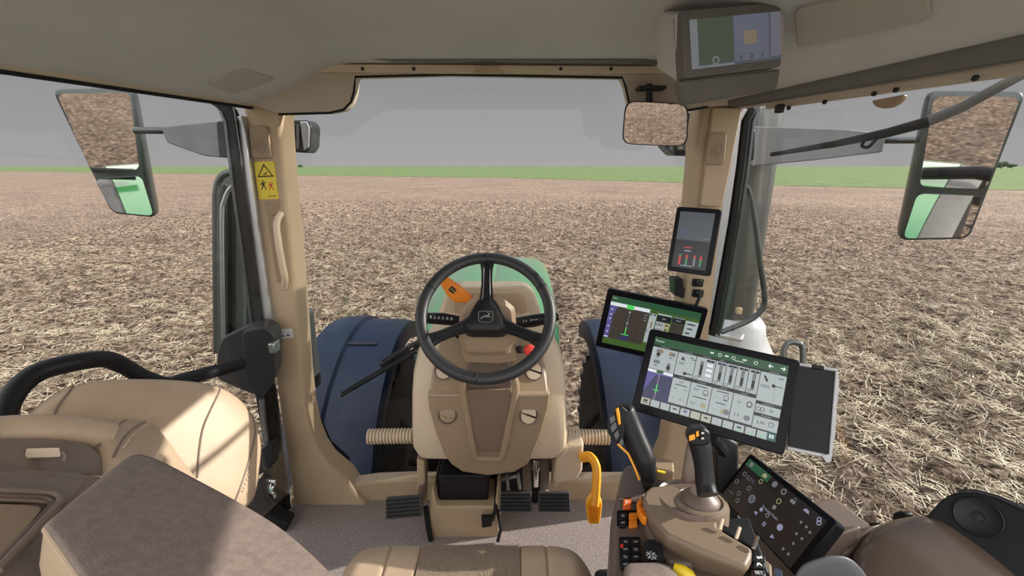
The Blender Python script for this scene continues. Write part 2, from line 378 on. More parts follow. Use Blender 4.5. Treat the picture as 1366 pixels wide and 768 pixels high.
# ---------------------------------------------------------------- front wheels and fenders
def wheel(cx, label):
    c = V((cx, 3.05, -.835)); t = thing('front_wheel', label, 'wheel', V((cx, 3.05, GZ)), 'front wheels')
    mb = MB(); hw = .24
    mb.lathe([(.44, -hw*.9), (.56, -hw), (.70, -hw*.98), (.755, -hw*.8), (.765, 0), (.755, hw*.8), (.70, hw*.98), (.56, hw), (.44, hw*.9)], c, (1, 0, 0), 56)
    for k in range(24):
        for sgn in (-1, 1):
            a = 2*math.pi*(k + (.5 if sgn > 0 else 0))/24
            def P(x, r, da): return c + V((x, math.cos(a+da)*r, math.sin(a+da)*r))
            mb.add([P(sgn*.005, .75, -.02), P(sgn*.005, .80, -.02), P(sgn*.005, .80, .03), P(sgn*.005, .75, .03),
                    P(sgn*hw, .70, .13), P(sgn*hw, .775, .13), P(sgn*hw, .775, .19), P(sgn*hw, .70, .19)],
                   [(0,1,2,3), (4,7,6,5), (0,4,5,1), (1,5,6,2), (2,6,7,3), (3,7,4,0)])
    mb.build('tyre', RUBBER, t)
    r = MB(); r.lathe([(.46, -.20), (.42, -.17), (.40, -.05), (.20, .02), (.0, .02), (.0, .06), (.2, .06), (.41, 0), (.43, .16), (.46, .20)], c, (1, 0, 0), 40); r.build('rim', YELL, t, label='yellow rim')
    h = MB(); h.lathe([(.0, -.09), (.13, -.08), (.15, .0), (.15, .1), (.12, .14), (0, .15)], c, (1, 0, 0), 24); h.build('hub', YELL, t)
wheel(-1.05, 'lugged front tyre with yellow rim under the left fender')
wheel(.86, 'lugged front tyre with yellow rim under the right fender')
def fender(cx, sgn, label):
    t = thing('front_fender', label, 'fender', V((cx, 2.6, -.8)), 'front fenders'); c = V((cx, 3.05, -.835)); mb = MB(); rings = []
    for k in range(15):
        a = math.radians(188 - k*9.0); R = .985 + (.03 if k > 8 else .0)*(k-8)/6
        pr = []
        for s, dr in ((-1, -.13), (-1, -.04), (-.94, -.005), (-.75, .008), (.10, .012), (.16, .035), (.30, .04), (.78, .03), (.94, .015), (1, -.03), (1, -.13), (.9, -.14), (.85, -.03), (-.85, -.035), (-.9, -.14)):
            pr.append(c + V((s*.29*sgn, math.cos(a)*(R+dr), math.sin(a)*(R+dr))))
        rings.append(pr)
    mb.loft(rings); mb.build('shell', FENDER, t, sharp=28)
    g = MB()
    a = math.radians(103); g.box(c + V((-.06*sgn, math.cos(a)*1.005, math.sin(a)*1.005)), (.20, .025, .014), Matrix.Rotation(a-math.pi/2, 3, 'X'))
    g.build('rib', CHAR, t, bevel=.004)
    br = MB(); br.tube([c + V((0, -.3, .8)), c + V((-.1*sgn, -.1, .5)), c + V((-.34*sgn, 0, .1))], .03, 8); br.build('bracket', BLACK, t)
fender(-1.07, -1, 'dark blue-black front fender left of the steering console, seen through windshield')
fender(.84, 1, 'dark blue-black front fender right of the steering console, below the monitors')
# front axle between the wheels
def axle():
    t = thing('front_axle', 'dark front axle housing low between the two front wheels', 'axle', (-.1, 3.05, -1.0))
    m = MB(); m.tube([(-.78, 3.05, -.85), (-.5, 3.05, -.93), (-.1, 3.05, -.96), (.3, 3.05, -.93), (.58, 3.05, -.85)], [.10, .11, .16, .11, .10], 14); m.build('housing', BLACK, t)
    b = MB(); b.box((-.1, 2.6, -.62), (.44, 1.7, .70)); b.build('engine_block', BLACK, t, bevel=.04)
axle()
# rear fenders (they show in the mirrors)
def rear_fender(sx, label):
    t = thing('rear_fender', label, 'fender', V((CX + sx*1.35, -1.1, -.6)), 'rear fenders'); c = V((CX + sx*1.25, -1.2, -.65)); mb = MB(); rings = []
    for k in range(13):
        a = math.radians(5 + k*12); rings.append([c + V((x*sx, math.cos(a)*R, math.sin(a)*R)) for x, R in ((-.55, 1.15), (-.4, 1.18), (.16, 1.18), (.16, 1.14), (-.55, 1.10))])
    mb.loft(rings); mb.build('shell', GREEN, t, sharp=30)
    mb = MB(); mb.loft([[c + V((x*sx, math.cos(math.radians(3 + k*12))*R, math.sin(math.radians(3 + k*12))*R)) for x, R in ((.165, 1.17), (.28, 1.16), (.34, 1.12), (.33, 1.08), (.165, 1.12))] for k in range(13)]); mb.build('fender_extension', mat('pale_grey_plastic', (.15, .145, .14), .5, var=.06), t, sharp=30)
    b = MB(); b.tube([c + V((sx*.0, .35, 1.20)), c + V((sx*.30, .33, 1.24)), c + V((sx*.62, .30, 1.22)), c + V((sx*.72, .30, 1.20))], [.05, .05, .06, .02], 12, flat=.7); b.build('tail_lamp', BLACK, t)
    w = MB(); w.lathe([(.5, -.3), (.98, -.28), (1.02, 0), (.98, .28), (.5, .3)], c, (1, 0, 0), 48); w.build('tyre', RUBBER, t)
rear_fender(-1, 'green rear fender reflected in the left outside mirror')
rear_fender(1, 'green rear fender reflected in the right outside mirror')
# ---------------------------------------------------------------- exhaust stack
def exhaust():
    x, y = 1.06, 2.02; t = thing('exhaust_stack', 'tall grey exhaust stack standing behind the right front pillar', 'exhaust', (x, y, .35))
    p = MB(); p.lathe([(.072, .45), (.074, .9), (.076, 1.2), (.074, 1.5), (.070, 1.56), (.064, 1.60), (.058, 1.60), (.058, 1.4)], (x, y, 0), (0, 0, 1), 40); p.build('pipe', mat('stack_metal', (.15, .16, .155), .32, .75, var=.06, vscale=8), t)
    b = MB(); b.lathe([(.19, .20), (.185, .40), (.15, .47), (.12, .53), (.112, .58), (.09, .61), (.080, .615), (.06, .62)], (x+.02, y, 0), (0, 0, 1), 40); b.build('base_cone', SILV, t, label='silver cone at the stack foot')
    s = MB(); s.box((x-.10, y-.15, .575), (.12, .07, .02), Matrix.Rotation(-.6, 3, 'Z')); s.build('heat_shield', ALU, t, bevel=.008)
    g = MB(); g.tube(cr([wy(986, 246, 1.80), wy(998, 252, 1.80), wy(1006, 290, 1.80), wy(1014, 350, 1.80), wy(1020, 395, 1.80), wy(1016, 413, 1.80), wy(998, 428, 1.80), wy(962, 443, 1.80)], 6), .011, 12); g.build('guard_rail', DSTEEL, t)
    c = MB(); c.box((x-.03, y-.075, .665), (.025, .02, .03)); c.build('clamp', BEIGE, t, bevel=.004)
exhaust()
def loop():
    t = MB(); Y = 1.5
    t.tube(cr([W(1046, 497, 1.75), W(1045, 470, 1.75), W(1051, 458, 1.75), W(1062, 457, 1.75), W(1070, 464, 1.75), W(1071, 500, 1.75)], 6), .011, 12)
    t.tube([W(1046, 500, 1.75), V((1.14, 1.99, .36))], .011, 10)
    o = t.build('lifting_loop', DSTEEL); tag(o, 'bent grey steel loop standing behind the top edge of the smartphone', 'bracket')
loop()
# ---------------------------------------------------------------- left-hand outside column (air intake with rail)
def intake():
    Y = 1.80; t = thing('air_intake', 'dark grey ribbed intake column outside the left door frame', 'air intake', wy(312, 440, Y))
    b = MB()
    for x0, x1, d in ((290, 301, 0), (303, 312, .03), (314, 322, .0), (324, 336, .03)):
        b.prism(rnd([wy(x0, 462, Y+d), wy(x1+3, 462, Y+d), wy(x1+1, 245, Y+d), wy(x0, 245, Y+d)], .01), (0, .06, 0))
    b.prism([wy(288, 462, Y+.05), wy(345, 462, Y+.05), wy(340, 232, Y+.05), wy(296, 232, Y+.05)], (0, .04, 0))
    b.build('ribbed_panel', DSTEEL, t, bevel=.004)
    r = MB(); r.tube(cr([wy(289, 470, Y-.03), wy(288, 300, Y-.03), wy(289, 252, Y-.03), wy(297, 234, Y-.03), wy(312, 229, Y-.03), wy(330, 228, Y-.03)], 6), .013, 12); r.build('outer_rail', DSTEEL, t)
    q = MB(); q.tube(cr([wy(298, 470, Y-.05), wy(296, 300, Y-.05), wy(299, 268, Y-.05), wy(308, 250, Y-.05), wy(322, 244, Y-.05), wy(335, 243, Y-.05)], 6), .008, 12); q.build('inner_rail', STEEL, t)
intake()
def reservoir():
    c = wy(409, 500, 1.95); top = wy(409, 416, 1.95); t = thing('fluid_reservoir', 'grey cylindrical reservoir outside the windshield beside the left front pillar', 'reservoir', c); h = top.z - c.z
    m = MB(); m.lathe([(.06, -.05), (.062, 0), (.062, h*.9), (.064, h*.93), (.064, h), (.055, h+.008), (0, h+.01)], c, (0, 0, 1), 32); m.build('body', DSTEEL, t)
    k = MB(); k.tube(cr([top + V((-.01, 0, .01)), top + V((-.015, -.01, .045)), top + V((-.04, -.01, .06)), top + V((-.07, 0, .05))], 5), .005, 8); k.build('cable', BLACK, t)
reservoir()
# ---------------------------------------------------------------- outside mirrors
def side_mirror(label, outline, split, cpt, n, arm, rod, mount, ext):
    n = V(n).normalized(); t = thing('side_mirror', label, 'mirror', cpt, 'outside mirrors')
    P = lambda a, d=0: wp(a[0], a[1], cpt, n) + n*d
    h = MB(); back = rnd([P(q) for q in outline], .03); c = sum(back, V())/len(back)
    h.loft([[c + (q-c)*.75 - n*.075 for q in back], [c + (q-c)*.95 - n*.06 for q in back], [q - n*.03 for q in back], [q + n*.004 for q in back], [c + (q-c)*.985 + n*.008 for q in back]])
    h.build('housing', DSTEEL, t, sharp=50)
    def glass(pts, nm):
        pp = [P(q) for q in pts]; g = sum(pp, V())/4; pp = rnd([g + (q-g)*.90 for q in pp], .025)
        f = MB(); f.prism([q + n*.006 for q in pp], n*.005); o = f.build(nm, MIRR, t); return o
    a, b, c2, d = outline; s0, s1 = split
    glass([a, b, s1, s0], 'main_glass'); glass([s0, s1, c2, d], 'wide_angle_glass')
    m = MB(); m.prism(rnd([wy(*q, 1.82) for q in arm], .012), (0, .06, 0)); m.build('arm', GREYP, t, bevel=.008)
    m = MB(); m.tube([wy(*q, 1.85) for q in rod], .013, 12); m.build('rod', DSTEEL, t)
    m = MB(); m.prism(rnd([wy(*q, 1.79) for q in mount], .01), (0, .10, 0)); m.build('mount', BLACK, t, bevel=.006)
side_mirror('tall left outside mirror with two panes on its arm', [(70, 119), (178, 117), (210, 290), (150, 284)], [(122, 236), (192, 231)], wx(140, 200, -1.62), (.372, -.92, -.125),
            [(214, 169), (290, 161), (306, 167), (306, 211), (272, 208), (222, 190)], [(180, 174), (225, 174)], [(288, 162), (304, 160), (308, 210), (292, 210)], -1)
side_mirror('tall right outside mirror with two panes beyond the wiper', [(1240, 121), (1368, 122), (1292, 318), (1198, 320)], [(1219, 254), (1317, 258)], wx(1285, 215, 1.62), (-.418, -.898, -.135),
            [(1002, 168), (1128, 172), (1182, 178), (1178, 203), (1085, 214), (1000, 222)], [(1175, 187), (1238, 187)], [(996, 170), (1008, 172), (1006, 214), (994, 215)], 1)
# ---------------------------------------------------------------- work lights at the front corners
def work_light(label, body, lens, stem, Y, sides):
    t = thing('work_light', label, 'lamp', wy(*body[0], Y))
    m = MB(); m.prism(rnd([wy(*q, Y) for q in body], .01), (0, .08, 0)); m.build('housing', CHAR, t, bevel=.006)
    m = MB(); m.prism([wy(*q, Y-.004) for q in lens], (0, .01, 0)); m.build('lens', LENS, t, bevel=.003)
    m = MB()
    for k in range(4):
        a, b = sides; x = a[0] + (b[0]-a[0])*(k+.5)/4; m.prism([wy(x, a[1], Y-.008), wy(x+3, a[1], Y-.008), wy(x+3, b[1], Y-.008), wy(x, b[1], Y-.008)], (0, .02, 0))
    m.build('cooling_fin', GREYP, t)
    m = MB(); m.tube([wy(*q, Y+.03) for q in stem], .01, 10); m.build('stem', BLACK, t)
work_light('boxy work light outside the windshield right of the left front pillar', [(376, 160), (410, 160), (416, 168), (415, 195), (409, 204), (378, 202)], [(400, 162), (409, 162), (413, 170), (412, 196), (405, 201)], [(385, 145), (385, 162)], 1.72, ((377, 165), (398, 198)))
work_light('black work light partly hidden behind the rear view mirror', [(885, 150), (930, 150), (932, 208), (898, 207), (886, 195)], [(900, 165), (926, 165), (926, 200), (904, 200)], [(905, 140), (905, 155)], 1.74, ((890, 160), (925, 200)))
# ---------------------------------------------------------------- wipers
def wipers():
    Y = 1.635; t = thing('windshield_wiper', 'black windshield wiper lying across the lower left windshield', 'wiper', wy(457, 527, Y))
    m = MB(); m.tube([wy(455, 528, Y), wy(500, 501, Y), wy(556, 468, Y)], [.006, .008, .008], 8); m.tube([wy(456, 524, Y+.01), wy(556, 463, Y+.01)], .0045, 8); m.build('blade', BLACK, t)
    m = MB(); m.tube([wy(508, 487, Y+.015), wy(560, 454, Y+.015)], .009, 8); m.tube([wy(510, 481, Y+.02), wy(552, 457, Y+.02)], .005, 8); m.build('arm', BLACK, t)
    m = MB(); m.lathe([(.016, 0), (.018, .02), (.01, .03)], wy(558, 458, Y), (0, -1, 0), 16); m.build('pivot', BLACK, t)
    n = V((-1, -.29, 0)).normalized(); p0 = V((.74, 1.5, 1.0))
    P = lambda a, b, d=0: wp(a, b, p0, n) - n*d
    t = thing('side_wiper', 'grey wiper hanging across the top of the right side window', 'wiper', P(1330, 108))
    m = MB(); m.tube([P(1385, 78, .03), P(1338, 104, .03), P(1268, 143, .03), P(1228, 160, .03)], [.010, .010, .011, .012], 10, flat=.6); m.build('arm', GREYP, t)
    m = MB(); m.tube([P(1228, 161, .03), P(1170, 177, .03), P(1100, 192, .03), P(1021, 206, .02)], [.012, .011, .009, .006], 10, flat=.5); m.build('blade', CHAR, t)
    m = MB(); m.tube(cr([P(1145, 187, .02), P(1142, 194, .02), P(1150, 196, .02), P(1162, 184, .02)], 4), .004, 8); m.build('washer_hose', BLACK, t)
wipers()
# ================================================================== CAB SHELL
def shell():
    # floor
    m = MB(); m.prism([V((-.86, 1.54, 0)), V((.68, 1.54, 0)), V((.74, 1.35, 0)), V((.86, .5, 0)), V((.86, -.5, 0)), V((-1.0, -.5, 0)), V((-1.0, .6, 0)), V((-.90, 1.35, 0))], (0, 0, -.05))
    struct(m.build('floor', CARPET))
    # roof liner: shallow vault that drops to the side rails
    m = MB(); rows = []; N = 40
    ys = [.0, .1, .2, .5, .7, .85, 1.0, 1.1, 1.2, 1.3, 1.38, 1.44, 1.5]
    for y in ys:
        row = []
        for i in range(N+1):
            u = i/N; x = xL(y)*(1-u) + xR(y)*u; s = min(x - xL(y), xR(y) - x)
            zc = 1.592 + (1.40 - y)*.05 if y < 1.40 else 1.592
            k = min(s/.34, 1); k = k*k*(3-2*k)*.75 + .25*min(s/.34, 1)
            row.append(V((x, y, 1.483 + (zc - 1.483)*k)))
        rows.append(row)
    vs = [p for r in rows for p in r]; n = N+1
    m.add(vs, [(k*n+i, k*n+i+1, (k+1)*n+i+1, (k+1)*n+i) for k in range(len(rows)-1) for i in range(N)])
    top = [V((p.x, p.y, p.z + .025)) for p in vs]
    m.add(top, [(k*n+i, k*n+i+1, (k+1)*n+i+1, (k+1)*n+i) for k in range(len(rows)-1) for i in range(N)])
    ce = struct(m.build('ceiling', LINER, sharp=60))
    # flush panel in the liner, front left
    c = MB(); q = [(273, 110), (322, 90), (368, 104), (312, 124)]
    def onceil(px, py):
        lo, hi = .3, 3.0
        for _ in range(50):
            md = (lo+hi)/2; p = W(px, py, md); s = min(p.x - xL(p.y), xR(p.y) - p.x); k = max(0, min(s/.34, 1)); k = k*k*(3-2*k)*.75 + .25*k
            zc = 1.592 + (1.40 - p.y)*.05 if p.y < 1.4 else 1.592
            if p.z > 1.483 + (zc-1.483)*k: hi = md
            else: lo = md
        return W(px, py, lo)
    def patch(px, nm, mtl, th=.006, r=.02):
        pts = rnd([onceil(*a) for a in px], r); nn = (pts[8]-pts[0]).cross(pts[14]-pts[0]).normalized()
        if nn.z > 0: nn = -nn
        c = MB(); c.prism([p - nn*.004 for p in pts], nn*(th+.004)); return c.build(nm, mtl, ce, bevel=.003)
    patch(q, 'cover_panel', LPAN)
    patch([(1062, 8), (1240, -28), (1246, 20), (1066, 60)], 'storage_lid', LPAN, .01, .02)
    # front header over the windshield with its corner pieces
    Y = 1.47
    low = [(300, 118), (318, 128), (328, 138), (372, 152), (440, 150), (458, 146), (468, 136), (472, 122), (474, 102), (600, 99), (830, 103), (835, 116), (840, 140), (846, 150), (900, 150), (944, 142), (975, 140), (990, 135)]
    m = MB(); m.prism([wy(*q, Y) for q in low + [(990, 60), (300, 60)]], (0, .05, 0)); h = struct(m.build('trim_1', HEADB, bevel=.006))
    s = MB(); s.tube([wy(*q, Y+.005) for q in low[3:16]], .0045, 8); s.build('rubber_seal', RUBBER, h)
    s = MB(); s.prism(rnd([wy(*q, Y-.02) for q in ((384, 96), (905, 98), (905, 88), (384, 85))], .006), (0, .03, 0)); s.build('header_ledge', BEIGEL, h, bevel=.004)
    for px in (484, 552, 748, 815): s = MB(); s.lathe([(.005, 0), (.005, .004), (.002, .005)], wy(px, 92, Y-.02), (0, -1, 0), 12); s.build('screw', CHAR, h)
    s = MB(); s.prism(rnd([wy(*q, Y-.026) for q in ((630, 97), (642, 88), (664, 88), (674, 98))], .004), (0, .012, 0)); s.build('catch', BEIGE, h, bevel=.003)
    # pillars
    def pillar(nm, rows, y0, y1, mtl=BEIGE):
        m = MB(); rg = []
        for py, xl, xr in rows:
            a, b = wy(xl, py, y0), wy(xr, py, y0); z = a.z; r = min(.014, (b.x-a.x)*.3)
            rg.append([V(p) for p in ((a.x, y1, z), (a.x, y0+r, z), (a.x+r*.3, y0+r*.3, z), (a.x+r, y0, z), (b.x-r, y0, z), (b.x-r*.3, y0+r*.3, z), (b.x, y0+r, z), (b.x, y1, z))])
        m.loft(rg); return struct(m.build(nm, mtl, sharp=50))
    Lp = pillar('trim_2', [(126, 318, 390), (140, 322, 380), (155, 326, 374), (200, 333, 377), (270, 341, 383), (330, 346, 390), (430, 358, 398), (500, 366, 403), (550, 373, 409), (580, 377, 416), (600, 380, 424), (618, 383, 436), (640, 386, 462), (660, 389, 475), (684, 391, 500)], 1.50, 1.59)
    Rp = pillar('trim_3', [(126, 936, 996), (142, 936, 990), (180, 930, 983), (220, 927, 978), (275, 922, 966), (340, 917, 958), (400, 912, 952), (470, 904, 945), (540, 898, 940), (600, 888, 936), (640, 870, 934), (684, 868, 934)], 1.50, 1.59)
    # left pillar details
    def speaker(par, quad):
        p = [wy(*q, 1.499) for q in quad]; m = MB(); m.prism(rnd(p, .012), (0, -.010, 0)); o = m.build('speaker_cover', TAUPE, par, bevel=.003)
        f = Fr(sum(p, V())/4 + V((0, -.0102, -.012)), p[1]-p[0], p[0]-p[3]); g = MB()
        for k in range(26):
            a = k*2.4; r = .0042*math.sqrt(k)*1.05; g.add([f.at(r*math.cos(a)+.0017*math.cos(t), r*math.sin(a)+.0017*math.sin(t), .0008) for t in [i*math.pi/3 for i in range(6)]], [range(6)])
        g.build('speaker_holes', INK, o)
    speaker(Lp, [(333, 168), (359, 168), (364, 211), (338, 212)])
    p = [wy(*q, 1.499) for q in ((339, 216), (366, 215), (372, 265), (346, 266))]
    m = MB(); m.prism(rnd(p, .004), (0, -.002, 0)); st = m.build('warning_sticker', STICKY, Lp, label='yellow warning sticker with triangle and two figures')
    f = Fr(wy(355.5, 241, 1.497), p[1]-p[0], p[0]-p[3]); sc = (p[1]-p[0]).length/27
    g = MB().use(INK)
    tri = [f.at(x*sc, y*sc, .0006) for x, y in ((-11, 5), (11, 5), (0, 22))]; tin = [f.at(x*sc, y*sc, .0006) for x, y in ((-8.6, 6.6), (8.6, 6.6), (0, 19))]
    for i in range(3): g.face([tri[i], tri[(i+1) % 3], tin[(i+1) % 3], tin[i]])
    g.face([f.at(x*sc, y*sc, .0006) for x, y in ((-3, 8), (1, 8), (3, 11), (1.5, 11), (0, 9.5), (-3, 9))])
    def figure(x0, y0, s):
        def R(pts): g.face([f.at((x0+x*s)*sc, (y0+y*s)*sc, .0007) for x, y in pts])
        R([(math.cos(t)*1.3, 9+math.sin(t)*1.3) for t in [i*math.pi/4 for i in range(8)]]); R([(-2, 7.3), (2, 7.3), (1.5, 2.5), (-1.5, 2.5)])
        R([(-2, 7.3), (-3.2, 6), (-4.5, 3.5), (-3.6, 3.3), (-2, 5.2)]); R([(2, 7.3), (3.2, 6), (4.5, 8), (3.8, 8.6), (2, 6.2)])
        R([(-1.5, 2.5), (0, 2.5), (-2, -1), (-3.5, -3), (-4.2, -2.4)]); R([(0, 2.5), (1.5, 2.5), (3, -.5), (2.8, -3.2), (1.8, -3.2), (1.6, -.6)])
    figure(-5, -9, .95); g.use(REDINK); figure(5, -10, .85); g.use(INK)
    for k in range(5): g.face(f.rect((-1+k*2.2)*sc, -21*sc, (.4+k*2.2)*sc, -19.5*sc, .0006))
    g.build('pictogram', None, st)
    m = MB(); m.prism(rnd([wy(*q, 1.499) for q in ((353, 268), (373, 267), (370, 286), (357, 288))], .006), (0, -.006, 0)); m.build('cover_cap', TAUPE, Lp, bevel=.003)
    m = MB(); m.prism(rnd([wy(*q, 1.4995) for q in ((357, 290), (369, 289), (383, 375), (370, 378))], .006), (0, -.002, 0)); m.build('grip_recess', TAUPE, Lp)
    m = MB(); m.tube(cr([wy(375, 284, 1.50), wy(369, 298, 1.475), wy(371, 320, 1.465), wy(376, 350, 1.465), wy(380, 370, 1.475), wy(379, 384, 1.50)], 5), .011, 12); m.build('grab_handle', BEIGEL, Lp)
    p = [wy(*q, 1.499) for q in ((366, 440), (390, 438), (392, 450), (368, 452))]
    m = MB(); m.prism(p, (0, -.0015, 0)); o = m.build('data_label', WHITE, Lp); f = Fr(p[3] + V((0, -.0018, 0)), p[2]-p[3], p[0]-p[3]); g = MB()
    for k, (a, b) in enumerate(((.006, .035), (.006, .030))): g.face(f.rect(a, .007+.012*k, b, .012+.012*k, .0004))
    g.face(f.rect(.043, .008, .052, .014, .0004)); g.build('label_print', INK, o)
    # right pillar details
    m = MB(); m.prism(rnd([wy(*q, 1.499) for q in ((948, 145), (986, 145), (960, 275), (931, 274))], .008), (0, -.02, 0)); cv = m.build('pillar_cover', BEIGE, Rp, bevel=.006)
    p = [wy(*q, 1.478) for q in ((945, 177), (969, 177), (965, 220), (940, 220))]
    m = MB(); m.prism(rnd(p, .012), (0, -.006, 0)); sp = m.build('speaker_cover', TAUPE, Rp, bevel=.003)
    f = Fr(sum(p, V())/4 + V((0, -.0062, -.006)), p[1]-p[0], p[0]-p[3]); g = MB()
    for k in range(26):
        a = k*2.4; r = .0042*math.sqrt(k)*1.05; g.add([f.at(r*math.cos(a)+.0017*math.cos(t), r*math.sin(a)+.0017*math.sin(t), .0008) for t in [i*math.pi/3 for i in range(6)]], [range(6)])
    g.build('speaker_holes', INK, sp)
    for a, b in ((371, 381), (385, 395)):
        m = MB(); m.prism(rnd([wy(924, a, 1.499), wy(938, a+1, 1.499), wy(936, b+1, 1.499), wy(922, b, 1.499)], .004), (0, -.012, 0)); o = m.build('power_socket', BLACK, Rp, bevel=.003)
        m = MB(); c = wy(932, (a+b)/2, 1.485); m.lathe([(.012, 0), (.012, .008), (.007, .012)], c, (0, -1, 0), 16); m.build('socket_cap', CHAR, o)
    m = MB(); m.tube(cr([wy(934, 393, 1.48), wy(931, 402, 1.46), wy(926, 412, 1.45), wy(922, 424, 1.46)], 5), .006, 8); m.build('cable', BLACK, Rp)
    m = MB()
    for k in range(4): m.prism(rnd([wy(899+k*3.2, 372, 1.47), wy(901.4+k*3.2, 372, 1.47), wy(903+k*2.8, 396, 1.47), wy(900+k*2.8, 393, 1.47)], .001), (0, .05, 0))
    m.prism([wy(902, 384, 1.49), wy(914, 384, 1.49), wy(912, 398, 1.49), wy(905, 396, 1.49)], (0, .02, 0)); m.build('phone_clip', BLACK, Rp)
    # sill under the windshield
    Y = 1.525; m = MB()
    m.prism([wy(*q, Y) for q in ((386, 690), (386, 650), (430, 632), (446, 640), (470, 646), (500, 642), (545, 640), (760, 641), (860, 641), (884, 630), (905, 600), (930, 560), (936, 690))], (0, .06, 0))
    sl = struct(m.build('trim_4', BEIGE, bevel=.01, seg=3))
    m = MB(); m.tube(cr([wy(408, 508, Y+.07), wy(413, 560, Y+.07), wy(424, 596, Y+.07), (wy(444, 622, Y+.07)), wy(466, 636, Y+.07), wy(500, 640, Y+.07)], 6), .010, 10); m.build('glass_seal', RUBBER, sl)
    m = MB(); m.prism([wy(*q, Y+.065) for q in ((404, 500), (411, 500), (420, 545), (440, 590), (464, 612), (470, 640), (430, 640))], (0, .015, 0)); m.build('blackout_band', BLACK, sl)
    m = MB(); m.prism([wy(*q, Y-.012) for q in ((386, 690), (386, 664), (440, 652), (462, 640), (476, 660), (440, 676))], (0, .03, 0)); m.build('corner_step', BEIGE, sl, bevel=.01)
    # windshield and side glass
    m = MB(); m.box(((-.84+.70)/2, 1.606, .84), (1.56, .005, 1.60)); w = struct(m.build('window_1', GLASS))
    a, b = V((xR(1.45) + .045, 1.47, 0)), V((xR(.4) + .045, .4, 0))
    m = MB(); m.prism([a + V((0,0,.1)), b + V((0,0,.1)), b + V((0,0,1.50)), a + V((0,0,1.50))], (.005, .0015, 0)); struct(m.build('window_2', GLASS))
    # right side frame: silver and black strips beside the pillar, roof rail
    rp = [(1006, 143), (997, 160), (990, 220), (980, 290), (966, 370), (955, 430), (950, 448)]
    fr = semp('trim_5', wy(975, 430, 1.49))
    m = MB(); m.prism(ribbon([(x-13, y) for x, y in rp], 12, 1.505), (0, .05, 0)); m.build('silver_strip', ALU, fr, bevel=.003)
    m = MB(); m.prism(ribbon(rp, 9, 1.50), (0, .06, 0)); m.build('rubber_strip', RUBBER, fr, bevel=.003)
    m = MB(); m.prism(ribbon([(x+9, y) for x, y in rp], 4, 1.52), (0, .05, 0)); m.build('frame_edge', DSTEEL, fr, bevel=.002)
    a, b = V((xR(1.5)+.0, 1.5, 1.483)), V((xR(.3), .3, 1.483)); m = MB()
    m.prism([a + V(q) for q in ((-.03, 0, .03), (.03, 0, .03), (.03, 0, -.012), (-.02, 0, -.012))], b - a); struct(m.build('trim_6', HEADB, bevel=.006))
    a, b = V((xL(1.5), 1.5, 1.483)), V((xL(.3), .3, 1.483)); m = MB()
    m.prism([a + V(q) for q in ((-.03, 0, .03), (.012, 0, .02), (.006, 0, -.006), (-.03, 0, -.006))], b - a); o = struct(m.build('trim_7', HEADB, bevel=.004))
    m = MB(); m.tube([a + V((-.012, 0, -.008)), b + V((-.012, 0, -.008))], .006, 8); m.build('rubber_seal', RUBBER, o)
shell()
